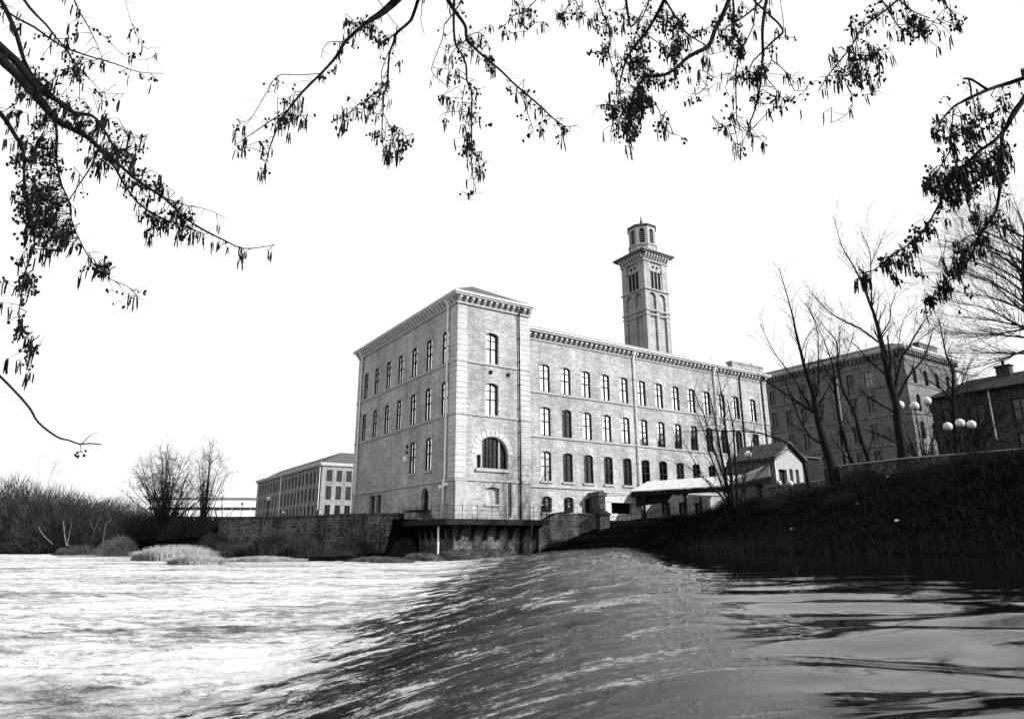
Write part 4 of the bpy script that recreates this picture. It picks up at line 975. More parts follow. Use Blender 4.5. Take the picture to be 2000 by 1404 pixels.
# ---------------------------------------------------------------- lamps
def lamp(globes, Y_, rpx, label, pole_px=None):
    ps = [at(px, py, Y_) for px, py in globes]; cx = sum(p.x for p in ps) / len(ps); cz0 = min(p.z for p in ps)
    if pole_px: cx = at(pole_px, globes[0][1], Y_).x
    g0 = gz(cx, Y_); L_ = empty('street_lamp', Vector((cx, Y_, g0)), 0, label, 'street lamp', 'globe lamps of the mill grounds')
    o = Vector((cx, Y_, g0)); r_ = rpx * .9 / F * Y_
    t = MB(); top = cz0 - (r_ * 2.0 if len(ps) > 1 else r_)
    t.tube([(0, 0, -.2), (0, 0, .6), (0, 0, top - g0)], [.09, .05, .04], 8); t.build('pole', M['black'], L_)
    for p in ps:
        if len(ps) > 1:
            a = MB(); a.tube([(0, 0, top - g0), Vector((p.x - cx, 0, top - g0 + .02)), p - o - Vector((0, 0, r_ * .9))], .025, 6); a.build('arm', M['black'], L_)
        b = MB(); b.ball(p - o, r_, nu=18, nv=12); b.build('lamp_globe', M['globe'], L_, smooth=True)
        cbx = MB(); cbx.tube([p - o - Vector((0, 0, r_ * 1.08)), p - o - Vector((0, 0, r_ * .86))], r_ * .4, 8); cbx.build('globe_collar', M['black'], L_)
lamp([(1757, 791), (1786, 793), (1810, 783)], 46, 9.5, 'three-globe lamp high behind the large bare tree on the right', 1786)
lamp([(1851, 833), (1875, 826), (1897, 829)], 44, 9.5, 'three-globe lamp standing clear of the trees before the dark stone building', 1873)
lamp([(1433, 889), (1461, 887)], 50, 7.5, 'twin-globe lamp above the shelter roof, seen against the mill wall', 1447)
lamp([(1521, 943), (1543, 944)], 51, 6.5, 'low twin-globe lamp in front of the lodge', 1532)
lamp([(525, 974)], 62, 4.3, 'single-globe lamp tallest against the long face of the far mill')
lamp([(553.6, 1001)], 66, 3.3, 'single-globe lamp just showing over the river wall under the middle of the far mill')
lamp([(620, 995)], 66, 3.3, 'single-globe lamp at the near corner of the far mill')
lamp([(473, 983)], 80, 3.2, 'single-globe lamp against the white office building')

# ---------------------------------------------------------------- woody growth helpers
def wob(a, k): return Vector((rng.uniform(-k, k), rng.uniform(-k, k), rng.uniform(-k, k))) * a
def twig_curve(p, d, L_, r, segs, droop, wander, mb, n=3, tip=.25):
    pts = [p.copy()]; dd = d.normalized()
    for i in range(segs):
        dd = (dd + wob(1, wander) + Vector((0, 0, droop))).normalized(); pts.append(pts[-1] + dd * (L_ / segs))
    mb.tube(pts, [r * (1 - (1 - tip) * i / segs) for i in range(segs + 1)], n, cap=False); return pts
def smooth_path(pts, k=3):
    """Catmull-Rom through 3-D points with radius"""
    if len(pts) < 3: return pts
    out = []
    P0 = [pts[0]] + pts + [pts[-1]]
    for i in range(1, len(P0) - 2):
        a, b, c, d = P0[i - 1], P0[i], P0[i + 1], P0[i + 2]
        for j in range(k):
            t = j / k
            v = .5 * ((2 * b[0]) + (c[0] - a[0]) * t + (2 * a[0] - 5 * b[0] + 4 * c[0] - d[0]) * t * t + (3 * b[0] - a[0] - 3 * c[0] + d[0]) * t ** 3)
            out.append((v, b[1] * (1 - t) + c[1] * t))
    out.append(pts[-1]); return out
def digit(spec, D, dw=.25, scale=1.0):
    """'x,y,r x,y,r ...' in photo pixels at about D metres -> [(Vector, radius)], depth wanders so that the bough is truly three dimensional"""
    raw = [tuple(float(c) for c in s.split(',')) for s in spec.split()]
    res = []; dd = D + rng.uniform(-dw, dw)
    for i, q in enumerate(raw):
        px, py = q[0], q[1]; r = q[2] if len(q) > 2 else 1.0
        res.append([px, py, r, dd]); dd += rng.uniform(-dw, dw) * .35
    return [(at(px, py, d_), r * scale * d_ / F) for px, py, r, d_ in res]

# ---------------------------------------------------------------- overhanging alder branches close to the camera
def add_catkins(mb, tw, p, n, px):
    """n pendulous catkins from p; px = metres per photo pixel"""
    for i in range(n):
        q = p + Vector((rng.uniform(-5, 5), rng.uniform(-4, 4), rng.uniform(-4, 1))) * px
        tw.tube([p, (p + q) / 2 + Vector((0, 0, 1.5 * px)), q], [.45 * px] * 3, 3, cap=False)
        L_ = rng.uniform(15, 31) * px; sx = rng.uniform(-.16, .16); sy = rng.uniform(-.12, .12); r = rng.uniform(.9, 1.5) * px
        pts = [q + Vector((sx * L_ * t + rng.uniform(-.5, .5) * px, sy * L_ * t, -L_ * t)) for t in (0, .12, .3, .5, .7, .88, 1)]
        mb.tube(pts, [r * k * rng.uniform(.85, 1.2) for k in (.5, .95, 1, 1.05, .95, .8, .35)], 5)
def add_cones(mb, tw, p, n, px):
    for i in range(n):
        q = p + Vector((rng.uniform(-12, 12), rng.uniform(-8, 8), rng.uniform(-13, 3))) * px
        tw.tube([p, p.lerp(q, .5) + Vector((0, 0, 2 * px)), q], [.5 * px, .4 * px, .4 * px], 3, cap=False)
        r = rng.uniform(1.9, 3.1) * px
        mb.ball(q, r, r, r * rng.uniform(1.25, 1.6), 6, 5, axis=Vector((rng.uniform(-1, 1), rng.uniform(-1, 1), 1.4)).normalized(), jit=.12)
def alder(label, D, boughs, masses=(), dens=1.0, dw=.25, single=None):
    """boughs: 'x,y,r ...' strings; leading digit '*k ' = cluster density along that bough"""
    first = None; W = MB(); T = MB(); K = MB(); Cn = MB(); allp = []; px = D / F
    for s in boughs:
        dn = 1.0
        if s[0] == '*': dn = float(s[1:s.index(' ')]); s = s[s.index(' ') + 1:]
        path = digit(s, D, dw)
        raw0 = [float(c) for c in s.split()[0].split(',')]; raw1 = [float(c) for c in s.split()[1].split(',')]
        if first is None: first = path[0][0]
        # run on past the frame edge, away from the river, thickening
        if raw0[1] < 40 or raw0[0] < 45 or raw0[0] > 1960:
            d0 = (path[0][0] - path[1][0]).normalized(); r_ = path[0][1]
            out = Vector((0, 0, 1)) if raw0[1] < 40 else Vector((-1 if raw0[0] < 45 else 1, 0, .25))
            ext = []; p = path[0][0]; d_ = d0
            for i in range(7):
                d_ = (d_ + out * .16 + Vector((0, -.08, 0)) + wob(1, .1)).normalized(); p = p + d_ * .22; ext.append((p.copy(), r_ * (1 + .12 * (i + 1))))
            path = ext[::-1] + path
        path = [(a_, b_ * .78) for a_, b_ in path]; sm = smooth_path(path, 3)
        W.tube([q[0] for q in sm], [max(q[1], .35 * px) for q in sm], 7 if raw0[2] > 3 else 5, jit=.1)
        # knots
        core = [q for q in sm]
        for i in range(2, len(core), 2):
            if dn > .12: twig_curve(core[i][0], Vector((rng.uniform(-1, 1), rng.uniform(-.6, .6), rng.uniform(-1, .8))), rng.uniform(12, 48) * px, rng.uniform(.4, .7) * px, 5, -.03, .4, T, 3)
        for i in range(1, len(core)):
            a, ra = core[i - 1]; b, rb = core[i]; allp.append((b, rb)); L_ = (b - a).length / px
            fr = min(1.0, 3.2 * px / max(rb, 1e-4)); n_ = L_ * .040 * dn * dens * max(.35, fr)
            while n_ > 0:
                if rng.random() < n_:
                    p = a.lerp(b, rng.random()); sd_ = rng.choice((-1, 1)); d_ = Vector((sd_ * rng.uniform(.2, 1), rng.uniform(-.8, .8), rng.uniform(-.7, .5)))
                    tl = twig_curve(p, d_, rng.uniform(10, 42) * px, rng.uniform(.7, 1.2) * px, 4, -.14, .28, T, 3)
                    w = rng.random()
                    if w < .5: add_catkins(K, T, tl[-1], rng.randint(2, 5), px)
                    if w > .38: add_cones(Cn, T, tl[-1] if w < .8 else tl[2], rng.randint(1, 4), px)
                    if rng.random() < .35:
                        t2 = twig_curve(tl[2], Vector((-sd_ * .6, rng.uniform(-.5, .5), -.5)), rng.uniform(8, 22) * px, .5 * px, 3, -.1, .3, T, 3)
                        add_catkins(K, T, t2[-1], rng.randint(1, 3), px)
                n_ -= 1
    if single: add_cones(Cn, T, at(single[0], single[1], D), 5, px * 1.0)
    for (mx, my, rx, ry, cnt) in masses:
        for i in range(int(cnt * .72 + .5)):
            t = rng.uniform(0, 2 * math.pi); k = rng.random() ** .62
            X_, Y_ = mx + rx * k * math.cos(t), my + ry * k * math.sin(t)
            p = at(X_, Y_, D + rng.uniform(-.5, .5))
            near = min(allp, key=lambda q: (q[0] - p).length_squared + ((q[0].x / q[0].y - p.x / p.y) ** 2 + (q[0].z / q[0].y - p.z / p.y) ** 2) * D * D * 3)[0]
            if (near - p).length > 60 * px: p = near + (p - near) * .8; p = near.lerp(p, 60 * px / (near - p).length)
            m1 = near.lerp(p, .5) + wob(14 * px, 1) + Vector((0, 0, 8 * px))
            T.tube([near, m1, p], [1.1 * px, .8 * px, .6 * px], 3, cap=False)
            w = rng.random()
            if w < .62: add_catkins(K, T, p, rng.randint(1, 4), px)
            if w > .35: add_cones(Cn, T, p, rng.randint(2, 5), px)
            if rng.random() < .3: twig_curve(p, Vector((rng.uniform(-1, 1), rng.uniform(-.5, .5), rng.uniform(-1, .6))), rng.uniform(12, 40) * px, .6 * px, 4, 0, .35, T, 3)
    root = empty('alder_branch', first, 0, label, 'branch', 'alder branches hanging over the river')
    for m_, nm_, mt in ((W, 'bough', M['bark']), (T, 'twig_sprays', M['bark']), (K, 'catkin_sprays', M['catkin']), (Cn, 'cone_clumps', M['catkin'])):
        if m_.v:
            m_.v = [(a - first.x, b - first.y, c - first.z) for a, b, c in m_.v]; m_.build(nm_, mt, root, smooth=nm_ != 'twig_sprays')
    return root
alder('thickest dark alder branch, sweeping down from the upper left edge', 4.2, [
    '*1.1 30,143,13 77,195,12 111,235,10 148,255,8 180,275,6.5 202,298,6 225,315,5 271,355,4 319,386,3.4 355,420,3 390,445,2.6 437,469,2.2 474,485,1.5 517,482,1 538,477,.7',
    '*1.6 30,118,12 71,170,10 114,198,8 145,221,5.5 180,226,4 202,252,3.6 219,281,3 236,306,2 262,345,1.2',
    '*1.5 32,67,6 46,115,5.5 63,147,5 88,172,4.5 120,205,3',
    '*.5 30,34,3 66,53,3.2 98,76,3 128,94,3 174,110,2.2 225,125,1.8 271,141,1.2 319,144,.7',
    '*.5 60,18,4 91,50,3 110,75,2.5 128,94,2.4 140,115,1.8 154,132,1.3 155,165,1.1 155,195,.9',
    '*.6 154,132,1.2 171,150,1 202,181,.8 242,183,.6', '*.5 171,172,.9 200,181,.8 225,165,.6',
    '*.6 152,18,2 171,50,1.6 188,84,1.2 200,115,.8', '*.5 171,50,1 208,75,.9 236,104,.8 273,117,.6 300,112,.5', '*.2 249,18,.7 262,60,.7 276,87,.7 290,96,.5',
    '*.8 108,238,4 111,266,4 110,312,3 120,360,2.2 134,392,2 140,430,1.8 153,464,1.6 179,511,1.4 211,543,1.1 248,559,.9 274,584,.7',
    '*.7 191,292,2.2 177,326,2 155,360,1.5 134,392,1.4', '*.9 205,300,3.4 225,329,3 248,369,2.6 274,400,2.4 316,427,2 358,440,1.5 400,458,.8',
    '*1.7 28,262,6 46,298,4 47,352,3.4 53,400,3 68,464,2.6 60,500,2.2 47,540,2 40,590,1.5 37,622,1.2 58,670,1 53,717,.8',
    '*.8 319,386,1.5 355,400,1.2 400,408,.8 440,425,.6', '*.9 240,255,1 262,270,.8 290,262,.6',
    '*1.2 88,172,1.5 110,150,1.2 150,140,1 180,160,.7'],
    [(80, 190, 55, 60, 75), (70, 300, 42, 60, 85), (70, 400, 42, 55, 110), (85, 450, 55, 45, 75), (170, 240, 60, 40, 55), (235, 300, 50, 35, 50), (290, 360, 50, 30, 35), (320, 440, 60, 35, 55), (55, 540, 22, 40, 26), (120, 120, 80, 50, 26), (60, 690, 25, 35, 12), (190, 520, 40, 30, 16), (120, 470, 35, 30, 22), (160, 330, 50, 40, 14)])
alder('single thin bare twig with one hanging cone cluster at the middle left edge', 3.6, ['*0 30,765,3 60,800,2.8 75,825,2.6 111,853,2.4 135,860,2.2 155,867,2 175,866,1.8 197,868,1.6', '*0 160,866,1.3 177,850,.8 191,845,.5', '*0 156,868,1.4 158,874,.8 158,882,.7'], dw=.05, single=(158, 882))
alder('forked alder branch at the top, reaching lowest to the left', 3.7, [
    '*1 753,20,11 713,47,5.5 674,83,4.6 656,112,4 627,144,3.6 591,180,3.2 562,216,3 541,252,2.4 523,302,1.4 517,345,.8',
    '*.15 627,144,1.4 584,147,1.3 543,148,1.2 519,184,1.1 496,223,1 480,238,.7 462,232,.5', '*.9 562,216,2 535,232,1.7 512,248,1.5 480,270,1 458,284,.7', '*.6 674,83,1.5 642,83,1.1 630,100,.9 627,112,.8', '*1.4 713,47,1.6 700,44,1.2 686,48,.8', '*.8 591,180,1 575,180,.8 562,200,.6', '*.8 562,190,1 582,215,.9 598,235,.7'],
    [(695, 55, 30, 25, 16), (735, 65, 20, 30, 12), (550, 235, 30, 20, 14), (470, 275, 18, 16, 9), (592, 235, 10, 10, 4)])
alder('slender double alder branch at the top, left of centre, ending in a catkin cluster', 3.9, [
    '*.6 811,18,5 800,43,4.4 775,65,4 768,85,3 760,108,3 757,158,2.8 750,185,2.4 748,216,2 746,250,1.6 746,274,1.3 750,300,.8', '*.5 775,65,2.4 760,76,2 746,86,1.5 740,92,1', '*1.6 757,158,2.4 742,175,2.2 728,184,2 715,198,1.8 699,205,1.5 680,222,1.2 663,232,.8', '*.7 748,220,1.3 764,252,1 780,262,.8 796,266,.6', '*.6 748,270,1.1 760,280,.8 775,278,.6', '*.1 824,18,1.2 822,40,1 829,68,.7', '*.3 760,100,1.4 745,140,1.3 748,165,1', '*.1 753,22,1.2 770,45,1 785,60,.6'],
    [(672, 240, 14, 16, 8), (705, 225, 14, 22, 9), (723, 200, 12, 14, 7), (765, 300, 18, 16, 16), (777, 285, 10, 14, 6), (800, 280, 5, 8, 3), (768, 245, 8, 10, 4), (745, 80, 12, 12, 5)])
alder('alder branch dividing in two at the top centre, one arm hanging straight down', 3.6, [
    '*.9 886,18,6 908,50,5 912,76,5 930,97,3.6 955,119,3.4 980,140,3 1002,162,2.8 1030,186,2.6 1052,205,2.4 1088,238,1.8 1105,247,1.2 1128,246,.7', '*.3 1088,238,1.2 1099,254,1 1108,268,.6', '*.5 1016,180,1.2 1030,220,1 1041,252,.8',
    '*.9 886,22,4 888,79,3.6 900,104,3 910,126,3 912,158,2.8 921,180,2.8 921,215,2.5 921,245,2.3 921,290,1.8 920,324,1.4 926,364,1 915,392,.7', '*.3 883,30,2 868,50,1.3 865,72,1.3 855,100,1.2 843,133,1.1 850,150,1 861,158,.9 875,170,.6', '*.4 900,82,1.6 879,112,1.1 876,148,.9', '*.4 908,166,1.6 903,195,1.4 901,216,1.2 880,218,1 861,224,.6', '*.6 901,216,1.1 910,240,1.1 921,248,1', '*.5 921,300,1.2 938,308,.9 945,318,.6', '*.5 915,70,1.6 935,64,1.2 950,80,.8'],
    [(912, 72, 10, 10, 6), (948, 85, 14, 16, 7), (918, 280, 18, 26, 20), (941, 325, 6, 12, 7), (917, 385, 4, 8, 3), (963, 135, 6, 8, 4), (955, 108, 10, 10, 5), (1041, 255, 8, 12, 6), (1095, 270, 14, 10, 7), (875, 150, 14, 8, 6), (873, 185, 10, 6, 4), (1018, 170, 22, 10, 5)])
alder('sparse tip of alder twigs just dipping in at the top, right of centre', 3.7, ['*1.4 1032,16,1.4 1018,26,1.2 1002,32,1 984,54,.7', '*1.3 1030,24,1 1040,34,.8 1044,46,.6', '*.8 1108,14,1.6 1098,30,1.2 1094,50,.7', '*.8 1130,14,1.4 1140,30,.9'], [(985, 62, 6, 8, 4), (1016, 42, 5, 8, 3), (1096, 30, 10, 14, 8), (1125, 30, 10, 8, 5)])
alder('dense alder mass hanging at the top right of centre, heavy with catkins', 3.8, [
    '*.9 1418,16,7 1396,60,6.6 1384,90,6.4 1345,111,5.6 1315,138,4.6 1288,149,4.2 1264,149,3.8 1249,165,3.4 1237,186,3 1228,222,2 1228,261,1.4 1237,294,.9',
    '*1.2 1290,16,6 1264,60,4.4 1240,90,3.8 1222,120,3.2 1210,168,2 1204,216,1.5 1192,258,.9', '*.9 1225,16,3.6 1231,51,3 1245,40,2.6 1256,20,2', '*1 1262,18,2.2 1244,55,2 1250,75,1.8 1256,100,1.6 1257,128,1.5 1264,149,1.4', '*1.2 1174,18,2.4 1192,66,2 1189,102,1.8 1198,135,1.4 1206,160,1', '*1.2 1310,18,3 1339,63,2.6 1360,78,2.2 1381,90,1.8', '*.8 1270,192,1.8 1288,216,1.4 1294,249,1.2 1315,262,.8', '*.6 1192,205,1.2 1175,205,.9 1162,208,.6', '*1.1 1252,60,2 1280,80,1.6 1310,95,1.3'],
    [(1253, 195, 22, 30, 62), (1235, 120, 40, 40, 56), (1220, 215, 30, 35, 44), (1310, 45, 30, 25, 34), (1190, 45, 30, 25, 26), (1312, 95, 26, 16, 26), (1155, 100, 14, 26, 14), (1330, 70, 18, 14, 16), (1295, 240, 22, 24, 18), (1232, 255, 18, 26, 20), (1195, 225, 10, 22, 12), (1375, 60, 10, 10, 9), (1326, 150, 10, 24, 9), (1280, 160, 18, 10, 12)])
alder('looped alder stems at the top right, one thick stem hanging straight down', 3.8, [
    '*.9 1433,16,3.2 1434,60,3 1447,90,2.6 1441,117,2.5 1437,150,2 1438,200,1.7 1439,234,1.5 1448,248,1.2 1458,258,1.1 1452,274,1 1441,284,.7', '*.4 1439,234,1 1420,246,.9 1402,240,.6', '*.4 1450,250,1 1472,250,.9 1458,262,.8 1476,268,.8 1492,264,.5', '*.5 1435,120,1.2 1429,141,1.1 1410,146,.9 1393,153,.6', '*.5 1428,150,1.1 1417,171,1 1424,186,.7',
    '*.5 1494,16,5 1489,60,4.4 1490,105,4.2 1487,140,3.6 1484,170,3 1474,216,2.4 1462,245,1.8', '*.3 1494,22,3 1513,39,2.8 1528,57,3 1526,68,3.4 1510,81,3 1489,102,2.6 1471,120,2 1462,140,1.4', '*.1 1526,16,1 1530,40,1 1530,57,1', '*.7 1508,84,2 1507,117,1.6 1495,147,1.4 1512,170,1.3 1528,192,1.1 1545,200,.7', '*.4 1507,117,1.5 1537,144,1.3 1552,177,1.1 1582,174,.6', '*.3 1474,16,3 1444,39,2.6 1425,50,2.2 1408,62,1.5', '*.3 1474,22,2 1471,51,1.8 1453,90,1.6 1446,100,1.2', '*.5 1380,92,1.3 1382,130,1 1380,160,.9 1370,180,.8 1350,184,.6', '*.3 1382,165,.8 1384,180,.7 1388,190,.5'],
    [(1470, 145, 18, 20, 42), (1438, 75, 12, 34, 20), (1448, 95, 12, 12, 14), (1432, 30, 10, 14, 12), (1480, 190, 10, 14, 6), (1530, 205, 20, 10, 9), (1562, 150, 6, 12, 4), (1566, 195, 10, 14, 7), (1444, 295, 8, 14, 6), (1492, 275, 5, 10, 5), (1402, 250, 4, 8, 3), (1421, 262, 4, 8, 3), (1362, 150, 6, 16, 5), (1352, 190, 8, 8, 4), (1375, 115, 8, 8, 4), (1415, 75, 8, 10, 5)])
alder('alder branch slanting down left at the upper right, with a curl of bare twig', 3.9, [
    '*1 1738,14,3.2 1687,53,2.8 1660,95,2.4 1629,132,2 1612,156,1.6 1597,180,.8', '*.3 1660,95,1.3 1652,130,1.2 1650,158,1.1 1663,185,1 1663,211,1 1645,230,.9 1623,240,.6', '*.9 1671,74,1.4 1681,126,1.2 1690,150,1 1713,184,.7', '*1 1675,118,1.2 1700,108,1.1 1720,98,.9 1739,95,.7'],
    [(1655, 50, 10, 26, 16), (1627, 115, 8, 10, 9), (1640, 140, 10, 12, 9), (1635, 160, 8, 8, 6), (1672, 140, 10, 16, 12), (1700, 110, 16, 8, 12), (1712, 150, 8, 14, 7), (1713, 180, 6, 10, 4), (1597, 200, 4, 8, 3), (1665, 182, 6, 8, 5)], dens=.9)
alder('short alder twigs with thick catkins at the top right corner', 3.9, ['*1.2 1738,26,2 1752,48,1.6 1765,58,1.4 1785,52,1.4 1808,58,1.2 1829,37,.8', '*1 1772,14,2 1790,26,1.6 1815,35,1.2', '*1 1850,14,2 1864,30,1.5 1872,45,.9'], [(1790, 35, 20, 14, 20), (1800, 60, 16, 14, 20), (1752, 82, 5, 10, 3), (1778, 88, 6, 10, 4), (1866, 55, 8, 22, 12), (1830, 92, 4, 4, 1)])
alder('big alder branches reaching in from the right edge over the old mill', 3.7, [
    '*.9 1985,158,6 1955,167,5.6 1929,176,5 1897,190,4.4 1878,200,3.6 1860,211,3 1839,237,2 1829,263,1.2', '*.2 1929,176,3.8 1905,160,3.2 1892,154,3.4 1882,154,2.6', '*.4 1892,156,2.6 1896,172,2.6 1897,188,2.2',
    '*1 1985,215,8 1970,240,7 1958,260,5.4 1935,280,4.6 1913,295,4.2 1890,318,4 1871,337,3.8 1850,365,3.4 1839,390,3 1820,425,2.6 1802,453,2.4 1780,476,2.2 1755,490,2 1735,505,1.8 1723,516,1.6 1705,528,1.2 1687,534,.8',
    '*1.1 1956,262,5 1957,300,4.8 1955,337,4.6 1952,375,4.4 1945,411,4 1930,437,3.6 1913,458,3.4 1897,500,3 1880,522,2.4 1850,553,2 1818,582,1.1', '*.8 1913,458,1.8 1890,462,1.6 1871,474,1.5 1839,469,.9', '*1.1 1862,211,2 1858,260,1.8 1855,295,1.8 1829,337,1.5 1818,369,.9', '*1 1900,190,1.6 1905,225,1.4 1890,260,1.2', '*1 1955,337,2.4 1925,345,2 1895,360,1.6 1870,350,1'],
    [(1880, 265, 34, 40, 60), (1945, 320, 34, 45, 95), (1880, 340, 42, 40, 80), (1850, 375, 24, 18, 32), (1890, 400, 28, 34, 36), (1830, 260, 16, 30, 14), (1815, 350, 12, 34, 18), (1925, 230, 26, 22, 24), (1735, 510, 14, 14, 14), (1689, 545, 9, 16, 12), (1775, 515, 16, 10, 11), (1782, 460, 8, 24, 8), (1812, 450, 14, 16, 10), (1875, 505, 14, 22, 26), (1845, 560, 16, 20, 26), (1815, 590, 20, 16, 26), (1965, 400, 14, 50, 24), (1920, 480, 12, 14, 10), (1936, 598, 5, 10, 3), (1930, 668, 4, 12, 2), (1963, 95, 3, 10, 2), (1950, 200, 20, 14, 12)])

# ---------------------------------------------------------------- bare trees on the right bank
def bank_tree(name, label, limbs, D, side=1.0, mat='bark2', group='bare trees on the river bank', minr=.013, rs=.7):
    W = MB(); T = MB(); pth = [digit(s, D, .5, rs) for s in limbs]
    p0 = pth[0][0][0].copy(); g0 = gz(p0.x, p0.y) - .15; base = Vector((p0.x, p0.y, g0))
    px = D / F
    for pi_, path in enumerate(pth):
        if pi_ == 0 or limbs[pi_].endswith(' '):
            pass
        if path[0][0].z > g0 and pi_ == 0: path = [(Vector((path[0][0].x, path[0][0].y, g0)), path[0][1] * 1.35)] + path
        sm = smooth_path(path, 3); W.tube([q[0] for q in sm], [max(q[1], minr * .6) for q in sm], 8 if path[0][1] > .1 else 5, jit=.06)
        for i in range(1, len(sm)):
            a, ra = sm[i - 1]; b, rb = sm[i]; L_ = (b - a).length
            if rb > 7 * px: continue
            n_ = L_ * 2.6 * side * (1.2 if rb < 2 * px else .7)
            while n_ > 0:
                if rng.random() < n_:
                    ax = (b - a).normalized(); s_ = Vector((rng.choice((-1, 1)) * rng.uniform(.4, 1), rng.uniform(-1, 1), rng.uniform(-.1, .5)))
                    d_ = (ax * .9 + s_ * .7).normalized(); ll = rng.uniform(.7, 2.6)
                    pts = twig_curve(a.lerp(b, rng.random()), d_, ll, max(minr, rb * .45), 5, .03, .16, T, 3)
                    for k in range(rng.randint(2, 6)):
                        j = rng.randint(1, 4); d2 = (pts[j] - pts[j - 1]).normalized() + wob(1, .7)
                        twig_curve(pts[j], d2, ll * rng.uniform(.25, .6), minr * .7, 3, .02, .2, T, 3)
                n_ -= 1
    root = empty(name, base, 0, label, 'tree', group)
    for m_, nm_ in ((W, 'trunk'), (T, 'crown')):
        m_.v = [(a - base.x, b - base.y, c - base.z) for a, b, c in m_.v]; m_.build(nm_, M[mat], root, smooth=True)
    return root
bank_tree('bare_tree', 'largest bare tree on the right bank, its trunk in front of the old mill corner', [
    '1765,905,14 1760,865,12.5 1754,829,11.5 1751,794,11 1744,765,10 1736,740,9 1731,712,8.2 1726,687,7.5 1715,641,5.6 1706,610,4.6 1701,598,4.2 1683,552,3 1665,516,2.2 1644,480,1.4 1630,431,.7',
    '1703,600,2.8 1701,548,2 1699,491,1.3 1683,456,.7', '1700,520,1.2 1715,485,.9 1729,450,.5', '1715,668,3 1679,641,2.4 1640,623,1.8 1615,605,1.3 1587,573,.7', '1729,730,3 1701,708,2.3 1686,690,1.8 1668,672,1', '1751,782,4.5 1776,733,3.4 1800,705,2.6 1815,670,1.8 1822,640,1', '1747,765,4.5 1761,698,3.4 1772,683,2.6 1800,634,1.8 1822,609,.8',
    '1736,740,4.5 1740,705,3.4 1736,680,2.5 1733,655,1.5', '1720,655,2.2 1738,625,1.7 1740,600,1.3 1751,570,.8', '1748,805,3.2 1715,787,2.4 1694,772,1.8 1676,758,1', '1752,865,3.4 1722,851,2.6 1694,840,1.7 1672,838,1', '1772,683,1.4 1800,660,1.1 1840,630,.7', '1752,700,1.6 1757,660,1.2 1763,630,.8 1778,600,.5'], 44, 1.0)
bank_tree('bare_tree', 'bare tree with a stout leaning trunk left of the largest tree, behind the lodge shed', [
    '1628,925,14 1618,890,12 1608,858,10.5 1600,830,9 1594,805,7.6 1590,780,7 1587,765,6.4 1576,733,5.2 1565,691,4.2 1553,641,3 1548,616,2.4 1533,562,1.4 1521,523,.7',
    '1598,812,4 1570,792,3.2 1544,776,2.8 1520,760,2.3 1501,748,2 1480,732,1.2', '1587,805,2.4 1551,740,1.8 1516,694,1.2 1484,634,.6', '1594,776,3 1599,740,2.4 1598,690,1.8 1597,648,1.4 1585,615,1 1573,591,.6', '1610,868,3 1585,855,2.6 1560,815,2.4 1545,775,2 1530,735,1.2', '1565,691,1.3 1575,660,1 1590,640,.6'], 47, 1.0)
bank_tree('bare_tree', 'slim leaning bare tree between the two stout trunks', ['1700,912,6 1679,847,5.4 1669,805,4.6 1655,780,4 1644,755,3.4 1637,705,2.6 1633,666,2 1612,641,1.3 1587,609,.6', '1640,725,1.6 1655,690,1.2 1668,650,.7', '1645,760,1.8 1620,735,1.4 1600,700,.8'], 46, 1.0)
bank_tree('bare_tree', 'slimmest bare tree, beside the stout leaning trunk, with a pollarded fork', ['1667,912,5.6 1655,880,5 1647,847,5 1638,810,4.4 1633,776,4 1630,740,4.4 1627,715,2.4 1608,662,1.4 1576,591,.6', '1629,740,2.4 1636,705,1.7 1640,680,1.2 1638,640,.7', '1629,742,2 1615,722,1.4 1600,700,.8'], 48, 1.0)
bank_tree('bare_tree', 'thin bare tree at the right, rising past the end of the old mill cornice', ['1868,885,7 1865,830,6 1862,780,5 1861,723,3.6 1850,700,2.6 1843,670,2 1838,645,1.6 1833,619,.9', '1862,723,2 1885,730,1.6 1905,735,1', '1862,760,1.8 1835,740,1.5 1810,712,1', '1864,790,2 1840,760,1.6 1815,745,1.2 1795,720,.8', '1864,770,2 1880,745,1.6 1897,700,.9'], 46, 1.6)
# many-stemmed tree in front of the shelter
SH = ['1428,990,4 1413,930,3 1395,880,2.4 1375,810,1.6 1367,795,1.4 1355,760,.8', '1424,985,3.2 1390,897,2 1380,860,1.6 1367,820,1.3 1352,790,.7', '1433,992,5.4 1425,895,4 1420,860,3.4 1415,820,2.6 1410,775,1.8 1401,728,.8', '1428,988,4.2 1410,895,3 1397,825,2 1390,790,1.5 1382,755,.8', '1440,992,4.6 1438,930,3.4 1435,880,2.6 1431,830,2 1420,780,1', '1446,992,3 1455,930,2 1466,880,1.5 1474,830,.8', '1420,985,2.4 1395,950,1.8 1362,925,1.3 1335,905,.7', '1436,985,2.4 1460,950,1.6 1490,915,1.1 1510,900,.6', '1426,985,2 1380,940,1.5 1350,890,1.1 1330,850,.6']
bank_tree('bare_tree', 'many-stemmed low tree growing in front of the shelter roof', SH, 46, .9)
bank_tree('bare_tree', 'dead arching bough curving left across the long mill wing', ['1575,925,3.6 1566,900,3 1549,880,2.8 1535,864,2.6 1517,857,2.3 1486,846,2.2 1450,842,1.9 1421,842,1.7 1380,840,1.3 1338,843,.8', '1421,842,1.4 1400,830,1 1375,832,.6', '1545,872,1.4 1520,890,1.2 1490,905,.8'], 49, .6)
